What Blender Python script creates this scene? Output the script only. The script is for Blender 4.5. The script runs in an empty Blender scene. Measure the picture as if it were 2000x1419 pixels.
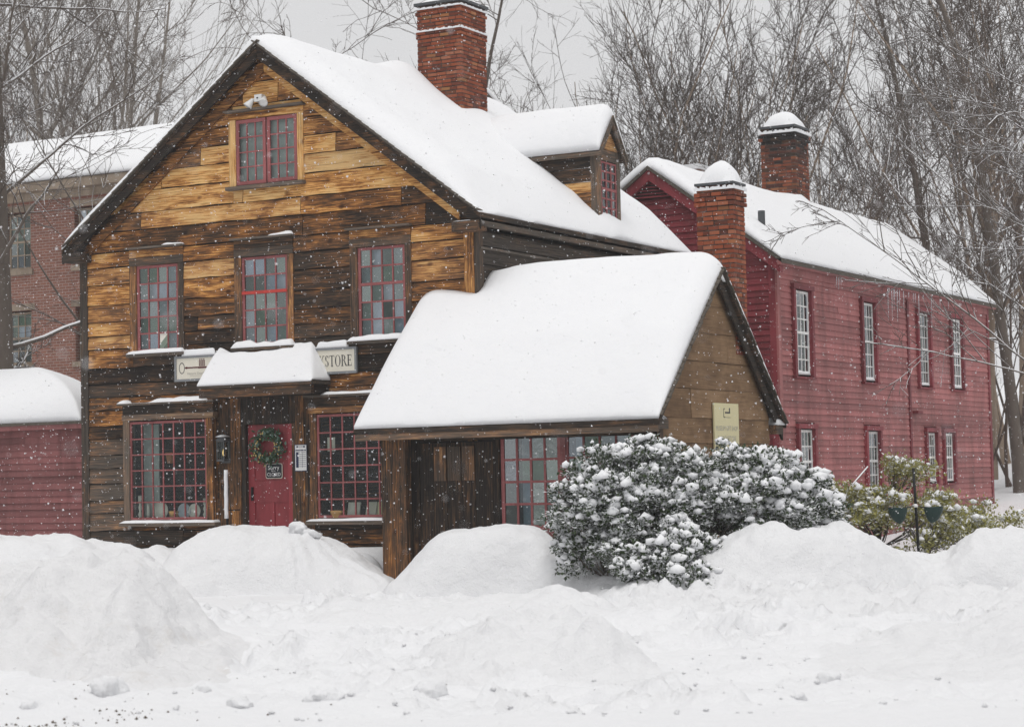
import bpy, math, random
import numpy as np
from mathutils import Vector, Matrix

scene = bpy.context.scene
COL = scene.collection
random.seed(7)
rng = np.random.default_rng(7)

# ------------------------------------------------------------------ camera
# world: wooden house front lies in the plane y = 0 with its corner at x = 0, z up, metres
CAM = Vector((24.927, -29.654, 1.75))
RIGHT = Vector((0.87682858, 0.48032362, -0.02146758))
UP = Vector((0.04449768, -0.03661057, 0.99833843))
FWD = Vector((-0.47873958, 0.87632693, 0.05347448))
cam_data = bpy.data.cameras.new('camera')
cam = bpy.data.objects.new('camera', cam_data)
COL.objects.link(cam)
M = Matrix((RIGHT, UP, -FWD)).transposed().to_4x4()
M.translation = CAM
cam.matrix_world = M
cam_data.sensor_width = 36.0
cam_data.lens = 36.0 * 4150 / 2000
cam_data.clip_end = 1500
cam_data.clip_start = 0.3
cam_data.dof.use_dof = True
cam_data.dof.focus_distance = 34.0
cam_data.dof.aperture_fstop = 3.0
scene.camera = cam

# ------------------------------------------------------------------ sky and sun
SUN_EL, SUN_AZ = math.radians(70), math.radians(150)     # azimuth clockwise from +Y
world = bpy.data.worlds.new('World')
scene.world = world
world.use_nodes = True
nt = world.node_tree
for n in list(nt.nodes): nt.nodes.remove(n)
out = nt.nodes.new('ShaderNodeOutputWorld')
bg = nt.nodes.new('ShaderNodeBackground')
sky = nt.nodes.new('ShaderNodeTexSky')
sky.sky_type = 'NISHITA'
sky.sun_disc = False
sky.sun_elevation = SUN_EL
sky.sun_rotation = SUN_AZ
sky.air_density = 1.0
sky.dust_density = 6.0
hs = nt.nodes.new('ShaderNodeHueSaturation')
hs.inputs['Saturation'].default_value = 0.06
mixw = nt.nodes.new('ShaderNodeMixRGB')
mixw.inputs['Fac'].default_value = 0.9          # closed cloud cover
mixw.inputs['Color2'].default_value = (7.0, 7.0, 7.1, 1)
nt.links.new(sky.outputs['Color'], hs.inputs['Color'])
nt.links.new(hs.outputs['Color'], mixw.inputs['Color1'])
nt.links.new(mixw.outputs['Color'], bg.inputs['Color'])
bg.inputs['Strength'].default_value = 0.1
nt.links.new(bg.outputs['Background'], out.inputs['Surface'])

sun_data = bpy.data.lights.new('sun', 'SUN')
sun_data.energy = 1.35
sun_data.angle = math.radians(25)
sun_data.color = (1.0, 0.975, 0.945)
sun = bpy.data.objects.new('sun', sun_data)
COL.objects.link(sun)
sd = Vector((math.sin(SUN_AZ) * math.cos(SUN_EL), math.cos(SUN_AZ) * math.cos(SUN_EL), math.sin(SUN_EL)))
sun.rotation_euler = sd.to_track_quat('Z', 'Y').to_euler()
sun.location = (10, -20, 30)

scene.view_settings.view_transform = 'Standard'
scene.view_settings.look = 'None'
scene.view_settings.exposure = 0.08
scene.view_settings.gamma = 1.0
scene.render.engine = 'CYCLES'
scene.cycles.max_bounces = 6
scene.cycles.volume_bounces = 2
scene.cycles.transparent_max_bounces = 10

# ------------------------------------------------------------------ helpers
ORG = {}          # world origin of every object that has children

def org(o):
    return ORG[o.name] if o is not None else Vector((0, 0, 0))

def tag(o, label=None, cat=None, group=None, kind=None):
    if label: o['label'] = label
    if cat: o['category'] = cat
    if group: o['group'] = group
    if kind: o['kind'] = kind
    return o

def thing(name, label, cat, loc, group=None):
    o = bpy.data.objects.new(name, None)
    COL.objects.link(o)
    o.location = loc
    o.empty_display_size = 0.2
    ORG[o.name] = Vector(loc)
    return tag(o, label, cat, group)

def link_mesh(name, me, parent=None, at=None, color=None):
    """object whose mesh is already local to 'at' (world); parented keeps the world place"""
    o = bpy.data.objects.new(name, me)
    COL.objects.link(o)
    w = Vector(at) if at is not None else org(parent)
    if parent is not None:
        o.parent = parent
        o.location = w - org(parent)
    else:
        o.location = w
    ORG[o.name] = w
    if color is not None:
        o.color = (color[0], color[1], color[2], 1)
    return o

class MB:
    def __init__(s): s.v, s.f = [], []
    def add(s, vs, fs):
        n = len(s.v)
        s.v += [tuple(p) for p in vs]
        s.f += [tuple(i + n for i in f) for f in fs]
        return s
    def box(s, x0, x1, y0, y1, z0, z1):
        return s.add([(x0,y0,z0),(x1,y0,z0),(x1,y1,z0),(x0,y1,z0),(x0,y0,z1),(x1,y0,z1),(x1,y1,z1),(x0,y1,z1)],
                     [(0,3,2,1),(4,5,6,7),(0,1,5,4),(1,2,6,5),(2,3,7,6),(3,0,4,7)])
    def hexa(s, bottom, top):
        return s.add(list(bottom) + list(top), [(0,3,2,1),(4,5,6,7),(0,1,5,4),(1,2,6,5),(2,3,7,6),(3,0,4,7)])
    def prism(s, poly, d):
        """extrude polygon (3d points) by vector d"""
        n = len(poly); d = Vector(d)
        vs = [Vector(p) for p in poly] + [Vector(p) + d for p in poly]
        fs = [tuple(range(n))[::-1], tuple(range(n, 2 * n))] + [(i, (i + 1) % n, (i + 1) % n + n, i + n) for i in range(n)]
        return s.add(vs, fs)
    def bar(s, p, q, w, h, upv=(0, 0, 1)):
        p, q = Vector(p), Vector(q)
        d = (q - p).normalized()
        sd_ = d.cross(Vector(upv))
        if sd_.length < 1e-4: sd_ = d.cross(Vector((0, 1, 0)))
        sd_.normalize(); u_ = sd_.cross(d)
        a, b = sd_ * w / 2, u_ * h / 2
        return s.hexa([p - a - b, p + a - b, q + a - b, q - a - b], [p - a + b, p + a + b, q + a + b, q - a + b])
    def tube(s, pts, rad, n=6, cap=True):
        pts = [Vector(p) for p in pts]
        rad = rad if hasattr(rad, '__len__') else [rad] * len(pts)
        vs, fs = [], []
        for i, p in enumerate(pts):
            d = (pts[min(i + 1, len(pts) - 1)] - pts[max(i - 1, 0)]).normalized()
            a = d.cross(Vector((0, 0, 1))) if abs(d.z) < .9 else d.cross(Vector((0, 1, 0)))
            a.normalize(); b = d.cross(a)
            for k in range(n):
                t = 2 * math.pi * k / n
                vs.append(p + (a * math.cos(t) + b * math.sin(t)) * rad[i])
        for i in range(len(pts) - 1):
            for k in range(n):
                fs.append((i * n + k, i * n + (k + 1) % n, (i + 1) * n + (k + 1) % n, (i + 1) * n + k))
        if cap:
            fs.append(tuple(range(n))[::-1]); fs.append(tuple(range((len(pts) - 1) * n, len(pts) * n)))
        return s.add(vs, fs)
    def lathe(s, c, prof, n=14, axis='z'):
        vs, fs = [], []
        for (rr, h) in prof:
            for k in range(n):
                t = 2 * math.pi * k / n
                vs.append((c[0] + rr * math.cos(t), c[1] + rr * math.sin(t), c[2] + h))
        m = len(prof)
        for i in range(m - 1):
            for k in range(n):
                fs.append((i * n + k, i * n + (k + 1) % n, (i + 1) * n + (k + 1) % n, (i + 1) * n + k))
        fs.append(tuple(range(n))[::-1]); fs.append(tuple(range((m - 1) * n, m * n)))
        return s.add(vs, fs)
    def build(s, name, mat, parent=None, at=None, color=None, smooth=False):
        w = Vector(at) if at is not None else org(parent)
        me = bpy.data.meshes.new(name)
        me.from_pydata([(p[0] - w.x, p[1] - w.y, p[2] - w.z) for p in s.v], [], s.f)
        me.materials.append(mat)
        if smooth: me.polygons.foreach_set('use_smooth', [True] * len(me.polygons))
        me.update()
        return link_mesh(name, me, parent, w, color)

def np_mesh(name, V, Fq, mat, smooth=True):
    """V (n,3), Fq (m,k) all same size"""
    me = bpy.data.meshes.new(name)
    V = np.ascontiguousarray(V, dtype=np.float32); Fq = np.ascontiguousarray(Fq, dtype=np.int32)
    m, k = Fq.shape
    me.vertices.add(len(V)); me.vertices.foreach_set('co', V.ravel())
    me.loops.add(m * k); me.loops.foreach_set('vertex_index', Fq.ravel())
    me.polygons.add(m)
    me.polygons.foreach_set('loop_start', np.arange(0, m * k, k, dtype=np.int32))
    me.polygons.foreach_set('loop_total', np.full(m, k, dtype=np.int32))
    if smooth: me.polygons.foreach_set('use_smooth', np.ones(m, dtype=bool))
    me.materials.append(mat)
    me.update(calc_edges=True)
    me.validate()
    return me

# gradient-free value noise, vectorised
_T = np.random.default_rng(99).random(1 << 16)
def vnoise(x, y, z=0.0, seed=0):
    x, y, z = np.broadcast_arrays(np.asarray(x, float), np.asarray(y, float), np.asarray(z, float))
    xi, yi, zi = np.floor(x).astype(np.int64), np.floor(y).astype(np.int64), np.floor(z).astype(np.int64)
    fx, fy, fz = x - xi, y - yi, z - zi
    fx, fy, fz = [f * f * f * (f * (f * 6 - 15) + 10) for f in (fx, fy, fz)]
    def h(i, j, k):
        return _T[((i * 73856093) ^ (j * 19349663) ^ (k * 83492791) ^ (seed * 2654435)) & 0xFFFF]
    r = 0
    for dx in (0, 1):
        for dy in (0, 1):
            for dz in (0, 1):
                r = r + h(xi + dx, yi + dy, zi + dz) * (fx if dx else 1 - fx) * (fy if dy else 1 - fy) * (fz if dz else 1 - fz)
    return r * 2 - 1
def fbm(x, y, z=0.0, seed=0, octv=4, gain=0.5):
    a, s, t = 1.0, 0.0, 0.0
    for o in range(octv):
        s = s + a * vnoise(np.asarray(x) * 2 ** o + 17.3 * o, np.asarray(y) * 2 ** o + 5.7 * o, np.asarray(z) * 2 ** o, seed + o)
        t += a; a *= gain
    return s / t
def sstep(x, a, b):
    t = np.clip((np.asarray(x, float) - a) / (b - a), 0, 1)
    return t * t * (3 - 2 * t)

# ------------------------------------------------------------------ materials
def new_mat(name):
    m = bpy.data.materials.new(name); m.use_nodes = True
    t = m.node_tree
    b = t.nodes['Principled BSDF']
    b.inputs['Roughness'].default_value = 0.8
    b.inputs['Specular IOR Level'].default_value = 0.3
    return m, t, b
def N(t, typ, **kw):
    n = t.nodes.new(typ)
    for k, v in kw.items():
        if k in n.inputs: n.inputs[k].default_value = v
        else: setattr(n, k, v)
    return n
def L(t, a, b): t.links.new(a, b)
def ramp(t, stops):
    n = t.nodes.new('ShaderNodeValToRGB')
    e = n.color_ramp.elements
    while len(e) < len(stops): e.new(0.5)
    for el, (p, c) in zip(e, stops):
        el.position = p; el.color = (c[0], c[1], c[2], 1)
    return n
def math_n(t, op, a, b, clamp=False):
    n = t.nodes.new('ShaderNodeMath'); n.operation = op; n.use_clamp = clamp
    for i, v in enumerate((a, b)):
        if v is None: continue
        if isinstance(v, (int, float)): n.inputs[i].default_value = v
        else: L(t, v, n.inputs[i])
    return n.outputs[0]
def mix_c(t, fac, a, b, blend='MIX'):
    n = t.nodes.new('ShaderNodeMixRGB'); n.blend_type = blend
    for i, v in zip(('Fac', 'Color1', 'Color2'), (fac, a, b)):
        if isinstance(v, (int, float)): n.inputs[i].default_value = v
        elif isinstance(v, tuple): n.inputs[i].default_value = (v[0], v[1], v[2], 1)
        else: L(t, v, n.inputs[i])
    return n.outputs[0]
def coords(t, scale=(1, 1, 1), rnd=0.0):
    tc = t.nodes.new('ShaderNodeTexCoord')
    mp = t.nodes.new('ShaderNodeMapping'); mp.inputs['Scale'].default_value = scale
    L(t, tc.outputs['Object'], mp.inputs['Vector'])
    v = mp.outputs[0]
    if rnd:
        oi = t.nodes.new('ShaderNodeObjectInfo')
        vm = t.nodes.new('ShaderNodeVectorMath'); vm.operation = 'ADD'
        cb = t.nodes.new('ShaderNodeCombineXYZ')
        r1 = math_n(t, 'MULTIPLY', oi.outputs['Random'], rnd)
        for i in range(3): L(t, r1, cb.inputs[i])
        L(t, v, vm.inputs[0]); L(t, cb.outputs[0], vm.inputs[1])
        v = vm.outputs[0]
    return v
def noise(t, vec, scale, detail=5, rough=0.6, dist=0.0):
    n = N(t, 'ShaderNodeTexNoise', Scale=scale, Detail=detail, Roughness=rough, Distortion=dist)
    L(t, vec, n.inputs['Vector'])
    return n.outputs['Fac']
def bump(t, b, h, strength=0.4, dist=0.01):
    n = N(t, 'ShaderNodeBump', Strength=strength, Distance=dist)
    L(t, h, n.inputs['Height']); L(t, n.outputs['Normal'], b.inputs['Normal'])
    return n

def wood_mat(name, axis, grey=0.0):
    """weathered board: object colour red channel = how much bare honey wood is left, green = greying"""
    m, t, b = new_mat(name)
    al, ac = 0.55, 6.0
    sc = [ac, ac, ac]; sc[axis] = al
    v = coords(t, tuple(sc), 57.0)
    grain = noise(t, v, 2.6, 10, 0.75, 1.6)
    fs = [42.0, 42.0, 42.0]; fs[axis] = 1.1
    fine = noise(t, coords(t, tuple(fs), 31.0), 1.6, 4, 0.6, 0.3)
    bs = [1.9, 1.9, 1.9]; bs[axis] = 0.75
    blot = noise(t, coords(t, tuple(bs), 23.0), 1.3, 5, 0.62, 0.4)
    oi = t.nodes.new('ShaderNodeObjectInfo')
    sp = t.nodes.new('ShaderNodeSeparateColor'); L(t, oi.outputs['Color'], sp.inputs[0])
    a = math_n(t, 'MULTIPLY', sp.outputs[0], 1.05)
    g = math_n(t, 'MULTIPLY', math_n(t, 'SUBTRACT', grain, 0.5), 1.5)
    bl = math_n(t, 'MULTIPLY', math_n(t, 'SUBTRACT', blot, 0.5), 1.35)
    fi = math_n(t, 'MULTIPLY', math_n(t, 'SUBTRACT', fine, 0.5), 0.9)
    f = math_n(t, 'ADD', math_n(t, 'ADD', math_n(t, 'ADD', a, g), bl), fi, True)
    cr = ramp(t, [(0.0, (0.014, 0.010, 0.008)), (0.22, (0.046, 0.027, 0.016)), (0.40, (0.125, 0.058, 0.024)),
                  (0.60, (0.33, 0.132, 0.034)), (0.78, (0.66, 0.33, 0.098)), (1.0, (0.78, 0.50, 0.21))])
    L(t, f, cr.inputs[0])
    # knots
    ks = [3.2, 3.2, 3.2]; ks[axis] = 2.2
    vo = N(t, 'ShaderNodeTexVoronoi', Scale=1.0); L(t, coords(t, tuple(ks), 11.0), vo.inputs['Vector'])
    kn = ramp(t, [(0.0, (0.12, 0.1, 0.09)), (0.08, (0.3, 0.22, 0.16)), (0.17, (1, 1, 1))])
    L(t, vo.outputs['Distance'], kn.inputs[0])
    c = mix_c(t, 0.85, cr.outputs[0], kn.outputs[0], 'MULTIPLY')
    fr = ramp(t, [(0.3, (0.25, 0.22, 0.2)), (0.52, (1, 1, 1))])
    L(t, fine, fr.inputs[0])
    c = mix_c(t, 0.7, c, fr.outputs[0], 'MULTIPLY')
    gr = ramp(t, [(0.25, (0.06, 0.05, 0.042)), (0.7, (0.24, 0.205, 0.17))]); L(t, fine, gr.inputs[0])
    c = mix_c(t, sp.outputs[1], c, gr.outputs[0])
    L(t, c, b.inputs['Base Color'])
    b.inputs['Roughness'].default_value = 0.88
    hsum = math_n(t, 'ADD', math_n(t, 'MULTIPLY', fine, 0.6), grain)
    bump(t, b, hsum, 0.55, 0.012)
    return m
WOODX, WOODY, WOODZ = wood_mat('old_board_x', 0), wood_mat('old_board_y', 1), wood_mat('old_board_z', 2)

def paint_mat(name, col, col2, rough=0.6, bumpy=0.25, wear=(0.3, 0.2, 0.18), wear_amt=0.18):
    m, t, b = new_mat(name)
    oi = t.nodes.new('ShaderNodeObjectInfo')
    n1 = noise(t, coords(t, (1, 1, 1), 19.0), 2.2, 6, 0.65)
    n2 = noise(t, coords(t, (7, 7, 30), 5.0), 1.5, 5, 0.7)
    c = mix_c(t, n1, col, col2)
    hv = N(t, 'ShaderNodeHueSaturation'); L(t, c, hv.inputs['Color'])
    vv = math_n(t, 'ADD', math_n(t, 'MULTIPLY', oi.outputs['Random'], 0.42), 0.79)
    L(t, vv, hv.inputs['Value'])
    wr = ramp(t, [(0.62, (0, 0, 0)), (0.74, (1, 1, 1))]); L(t, n2, wr.inputs[0])
    c2 = mix_c(t, math_n(t, 'MULTIPLY', wr.outputs[0], wear_amt), hv.outputs[0], wear)
    st_ = noise(t, coords(t, (1.6, 1.6, .35)), 1.4, 6, 0.7)
    sr_ = ramp(t, [(0.34, (0.68, 0.66, 0.64)), (0.56, (1.08, 1.08, 1.08))]); L(t, st_, sr_.inputs[0])
    c2 = mix_c(t, 1.0, c2, sr_.outputs[0], 'MULTIPLY')
    L(t, c2, b.inputs['Base Color'])
    b.inputs['Roughness'].default_value = rough
    bump(t, b, n2, bumpy, 0.006)
    return m
RED = paint_mat('red_barn_paint', (0.175, 0.024, 0.032), (0.23, 0.040, 0.048), 0.62, 0.35, (0.30, 0.16, 0.14), 0.3)
REDF = paint_mat('faded_red_barn_paint', (0.295, 0.096, 0.094), (0.36, 0.135, 0.13), 0.62, 0.3, (0.42, 0.3, 0.28), 0.18)
REDLOW = paint_mat('dull_red_barn_paint', (0.19, 0.066, 0.066), (0.25, 0.10, 0.097), 0.65, 0.4, (0.36, 0.24, 0.22), 0.4)
REDSASH = paint_mat('red_sash_paint', (0.24, 0.066, 0.067), (0.33, 0.115, 0.115), 0.65, 0.3, (0.58, 0.5, 0.47), 0.75)
REDDOOR = paint_mat('red_door_paint', (0.26, 0.032, 0.042), (0.32, 0.05, 0.06), 0.5, 0.25, (0.3, 0.12, 0.11), 0.25)
BRIGHTRED = paint_mat('fresh_red_paint', (0.40, 0.04, 0.03), (0.45, 0.05, 0.04), 0.45, 0.2)
WHITE = paint_mat('white_paint', (0.68, 0.68, 0.66), (0.78, 0.78, 0.77), 0.5, 0.15, (0.5, 0.48, 0.45), 0.3)
def tan_board():
    m, t, b = new_mat('tan_weathered_board')
    oi = t.nodes.new('ShaderNodeObjectInfo')
    fine = noise(t, coords(t, (30, 1.2, 30), 31.0), 1.6, 5, 0.65, 0.4)
    blot = noise(t, coords(t, (1.5, 1.1, 1.9), 23.0), 1.5, 6, 0.65, 0.3)
    cr = ramp(t, [(0.25, (0.075, 0.046, 0.026)), (0.45, (0.165, 0.098, 0.052)), (0.6, (0.255, 0.158, 0.086)), (0.8, (0.37, 0.25, 0.15))])
    f = math_n(t, 'ADD', math_n(t, 'MULTIPLY', fine, 0.45), math_n(t, 'MULTIPLY', blot, 0.6))
    f = math_n(t, 'ADD', f, math_n(t, 'MULTIPLY', math_n(t, 'SUBTRACT', oi.outputs['Random'], 0.5), 0.12))
    L(t, f, cr.inputs[0]); L(t, cr.outputs[0], b.inputs['Base Color'])
    b.inputs['Roughness'].default_value = 0.9
    bump(t, b, fine, 0.5, 0.01)
    return m
TANBOARD = tan_board()
TAN = paint_mat('tan_stone_trim', (0.24, 0.19, 0.145), (0.31, 0.25, 0.19), 0.8, 0.3)

def plain_mat(name, col, rough=0.7, metal=0.0, var=0.12, emit=None):
    m, t, b = new_mat(name)
    n1 = noise(t, coords(t, (1, 1, 1), 7.0), 9.0, 4, 0.6)
    lo = tuple(c * (1 - var) for c in col); hi = tuple(min(1, c * (1 + var)) for c in col)
    L(t, mix_c(t, n1, lo, hi), b.inputs['Base Color'])
    b.inputs['Roughness'].default_value = rough
    b.inputs['Metallic'].default_value = metal
    if emit:
        b.inputs['Emission Color'].default_value = (*emit[0], 1); b.inputs['Emission Strength'].default_value = emit[1]
    return m
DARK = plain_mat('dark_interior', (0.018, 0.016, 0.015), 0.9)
IRON = plain_mat('black_iron', (0.012, 0.012, 0.013), 0.5, 0.4)
SIGNCREAM = plain_mat('cream_sign_paint', (0.72, 0.68, 0.58), 0.5, 0, 0.05)
SIGNGREY = plain_mat('grey_sign_frame', (0.22, 0.23, 0.24), 0.5)
INK = plain_mat('dark_ink', (0.05, 0.052, 0.055), 0.6)
INKGREY = plain_mat('grey_ink', (0.36, 0.35, 0.32), 0.6)
MAROON = plain_mat('maroon_ink', (0.09, 0.012, 0.016), 0.6)
YELLOWSIGN = plain_mat('pale_yellow_sign', (0.66, 0.60, 0.36), 0.5, 0, 0.05)
BLACKSIGN = plain_mat('black_sign', (0.010, 0.013, 0.018), 0.35)
BLUEINK = plain_mat('blue_black_ink', (0.02, 0.03, 0.08), 0.5)
WHITEPLASTIC = plain_mat('white_plastic', (0.74, 0.74, 0.73), 0.35, 0, 0.04)
LEAD = plain_mat('grey_lead_sheet', (0.075, 0.08, 0.085), 0.55)
DKGREEN = plain_mat('dark_green_plastic', (0.014, 0.036, 0.032), 0.4)
CURTAIN = plain_mat('pale_curtain', (0.50, 0.54, 0.53), 0.9, 0, 0.3)
CURTAINW = plain_mat('white_roller_blind', (0.62, 0.62, 0.60), 0.9)
PEWTER = plain_mat('grey_pewter_lantern', (0.10, 0.105, 0.11), 0.45, 0.5)
CANDLE = plain_mat('warm_bulb', (0.8, 0.6, 0.3), 0.4, 0, 0.05, ((1.0, 0.62, 0.2), 1.1))
CERAMIC = plain_mat('cream_ceramic', (0.72, 0.69, 0.62), 0.3)
TERRA = plain_mat('terracotta', (0.42, 0.17, 0.07), 0.7)
BLUEWARE = plain_mat('blue_grey_ware', (0.42, 0.46, 0.52), 0.3)
STRAW = plain_mat('straw_wicker', (0.36, 0.22, 0.09), 0.8)

def glass_mat(name, gloss, tint, vary=False, ior=1.35):
    m = bpy.data.materials.new(name); m.use_nodes = True
    t = m.node_tree
    for n in list(t.nodes): t.nodes.remove(n)
    o = t.nodes.new('ShaderNodeOutputMaterial')
    tr = N(t, 'ShaderNodeBsdfTransparent', Color=(*tint, 1))
    gl = N(t, 'ShaderNodeBsdfGlossy', Roughness=0.05, Color=(0.9, 0.93, 0.95, 1))
    fr = N(t, 'ShaderNodeFresnel', IOR=ior)
    g0 = gloss
    if vary:                                  # hand-made panes differ in tint and shine
        oi = t.nodes.new('ShaderNodeObjectInfo')
        cr = ramp(t, [(0.0, (0.50, 0.56, 0.53)), (0.3, (0.56, 0.68, 0.58)), (0.55, (0.66, 0.72, 0.72)), (0.8, (0.76, 0.84, 0.92)), (1.0, (0.95, 0.97, 1.0))])
        L(t, oi.outputs['Random'], cr.inputs[0]); L(t, cr.outputs[0], tr.inputs['Color'])
        sc_ = math_n(t, 'FRACT', math_n(t, 'MULTIPLY', oi.outputs['Random'], 7.31), None)
        g0 = math_n(t, 'MULTIPLY', sc_, gloss * 2)
    f = math_n(t, 'ADD', fr.outputs[0], g0, True)
    nz = noise(t, coords(t, (1, 1, 1), 13.0), 7.0, 2, 0.5)
    bp = N(t, 'ShaderNodeBump', Strength=0.25, Distance=0.01); L(t, nz, bp.inputs['Height']); L(t, bp.outputs[0], gl.inputs['Normal'])
    mx = t.nodes.new('ShaderNodeMixShader')
    L(t, f, mx.inputs[0]); L(t, tr.outputs[0], mx.inputs[1]); L(t, gl.outputs[0], mx.inputs[2]); L(t, mx.outputs[0], o.inputs['Surface'])
    return m
GLASS = glass_mat('window_glass', 0.0, (0.9, 0.93, 0.92), False, 1.25)
OLDGLASS = glass_mat('old_reflective_glass', 0.11, (0.75, 0.82, 0.78), True, 1.3)

def snow_mat(name, scale=1.0, rough_amp=0.5, dirt=0.0, lo=(0.785, 0.795, 0.815), hi=(0.825, 0.828, 0.838)):
    m, t, b = new_mat(name)
    v = coords(t)
    n1 = noise(t, v, 38.0 * scale, 6, 0.65)
    n2 = noise(t, v, 6.0 * scale, 5, 0.55)
    c = mix_c(t, n2, lo, hi)
    if dirt:
        n3 = noise(t, v, 2.1, 8, 0.72)
        r3 = ramp(t, [(0.56, (0, 0, 0)), (0.70, (1, 1, 1))]); L(t, n3, r3.inputs[0])
        c = mix_c(t, math_n(t, 'MULTIPLY', r3.outputs[0], dirt), c, (0.56, 0.52, 0.47))
        n4 = noise(t, v, 26.0, 3, 0.5)
        r4 = ramp(t, [(0.735, (0, 0, 0)), (0.76, (1, 1, 1))]); L(t, n4, r4.inputs[0])
        c = mix_c(t, math_n(t, 'MULTIPLY', math_n(t, 'MULTIPLY', r4.outputs[0], r3.outputs[0]), 0.8), c, (0.16, 0.13, 0.10))
    L(t, c, b.inputs['Base Color'])
    b.inputs['Roughness'].default_value = 0.7
    b.inputs['Specular IOR Level'].default_value = 0.2
    h = math_n(t, 'ADD', math_n(t, 'MULTIPLY', n1, 0.35), n2)
    bump(t, b, h, rough_amp, 0.045)
    return m
SNOW = snow_mat('roof_snow', 1.0, 0.22)
SNOWG = snow_mat('ground_snow', 1.0, 0.75, 0.0, (0.75, 0.757, 0.775), (0.80, 0.803, 0.813))
SNOWB = snow_mat('shovelled_snow', 1.0, 0.85, 0.0, (0.72, 0.725, 0.74), (0.78, 0.782, 0.79))
SNOWD = snow_mat('ploughed_snow', 1.0, 0.9, 0.40, (0.69, 0.69, 0.70), (0.77, 0.77, 0.777))

def brick_piece_mat():
    m, t, b = new_mat('hand_made_brick')
    oi = t.nodes.new('ShaderNodeObjectInfo')
    sp = t.nodes.new('ShaderNodeSeparateColor'); L(t, oi.outputs['Color'], sp.inputs[0])
    cr = ramp(t, [(0.0, (0.085, 0.03, 0.02)), (0.25, (0.17, 0.045, 0.024)), (0.55, (0.27, 0.068, 0.03)), (0.82, (0.31, 0.098, 0.048)), (1.0, (0.37, 0.17, 0.105))])
    n0 = noise(t, coords(t, (1, 1, 1), 41.0), 14.0, 5, 0.65)
    f = math_n(t, 'ADD', math_n(t, 'MULTIPLY', oi.outputs['Random'], 0.85), math_n(t, 'MULTIPLY', math_n(t, 'SUBTRACT', n0, 0.45), 0.7), True)
    L(t, f, cr.inputs[0])
    c = mix_c(t, sp.outputs[0], cr.outputs[0], (0.02, 0.017, 0.016))      # soot
    c = mix_c(t, sp.outputs[1], c, (0.52, 0.27, 0.10))                     # lichen / salts
    L(t, c, b.inputs['Base Color'])
    b.inputs['Roughness'].default_value = 0.9
    bump(t, b, n0, 0.5, 0.008)
    return m
BRICK = brick_piece_mat()
def mortar_mat():
    m, t, b = new_mat('lime_mortar')
    n0 = noise(t, coords(t), 6.0, 6, 0.7)
    cr = ramp(t, [(0.42, (0.05, 0.035, 0.03)), (0.62, (0.16, 0.12, 0.10)), (0.72, (0.5, 0.46, 0.42))]); L(t, n0, cr.inputs[0])
    L(t, cr.outputs[0], b.inputs['Base Color']); b.inputs['Roughness'].default_value = 0.95
    return m
MORTAR = mortar_mat()
def far_brick_mat():
    m, t, b = new_mat('far_brick_wall')
    tc = t.nodes.new('ShaderNodeTexCoord')
    sx = t.nodes.new('ShaderNodeSeparateXYZ'); L(t, tc.outputs['Object'], sx.inputs[0])
    cb = t.nodes.new('ShaderNodeCombineXYZ')
    L(t, math_n(t, 'ADD', sx.outputs[0], sx.outputs[1]), cb.inputs[0]); L(t, sx.outputs[2], cb.inputs[1])
    br = N(t, 'ShaderNodeTexBrick', Scale=1.0)
    br.inputs['Brick Width'].default_value = 0.22; br.inputs['Row Height'].default_value = 0.076; br.inputs['Mortar Size'].default_value = 0.008
    br.inputs['Color1'].default_value = (0.25, 0.095, 0.065, 1); br.inputs['Color2'].default_value = (0.165, 0.062, 0.046, 1); br.inputs['Mortar'].default_value = (0.31, 0.27, 0.24, 1)
    L(t, cb.outputs[0], br.inputs['Vector'])
    n0 = noise(t, coords(t), 3.0, 6, 0.7)
    c = mix_c(t, math_n(t, 'MULTIPLY', n0, 0.35), br.outputs['Color'], (0.30, 0.17, 0.13))
    L(t, c, b.inputs['Base Color']); b.inputs['Roughness'].default_value = 0.9
    bump(t, b, br.outputs['Fac'], -0.3, 0.008)
    return m
FARBRICK = far_brick_mat()
SHINGLE = plain_mat('old_wood_shingle', (0.10, 0.085, 0.07), 0.9, 0, 0.4)

def bark_mat(name, c1, c2, snow=0.5, z0=0.25, z1=0.7):
    """bark with fresh snow lying on the upward side of the wood"""
    m, t, b = new_mat(name)
    v = coords(t, (1, 1, 0.35))
    n0 = noise(t, v, 9.0, 6, 0.65)
    c = mix_c(t, n0, c1, c2)
    if snow > 0:
        g = t.nodes.new('ShaderNodeNewGeometry')
        s = t.nodes.new('ShaderNodeSeparateXYZ'); L(t, g.outputs['Normal'], s.inputs[0])
        n1 = noise(t, coords(t), 1.7, 4, 0.6)
        f = math_n(t, 'ADD', s.outputs[2], math_n(t, 'MULTIPLY', math_n(t, 'SUBTRACT', n1, 0.5), 0.9))
        r1 = ramp(t, [(z0, (0, 0, 0)), (z1, (1, 1, 1))]); L(t, f, r1.inputs[0])
        c = mix_c(t, math_n(t, 'MULTIPLY', r1.outputs[0], snow), c, (0.84, 0.85, 0.87))
    L(t, c, b.inputs['Base Color']); b.inputs['Roughness'].default_value = 0.9
    return m
BARKPALE = bark_mat('pale_bark', (0.17, 0.145, 0.12), (0.30, 0.265, 0.23), 0.55, 0.45, 0.9)
TWIGPALE = bark_mat('pale_twigs', (0.12, 0.10, 0.082), (0.20, 0.165, 0.14), 0.5, 0.45, 0.9)
BARKDARK = bark_mat('dark_bark', (0.065, 0.052, 0.042), (0.14, 0.115, 0.095), 0.6, 0.4, 0.85)
TWIGDARK = bark_mat('dark_twigs', (0.060, 0.046, 0.037), (0.115, 0.09, 0.075), 0.5, 0.45, 0.9)
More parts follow.
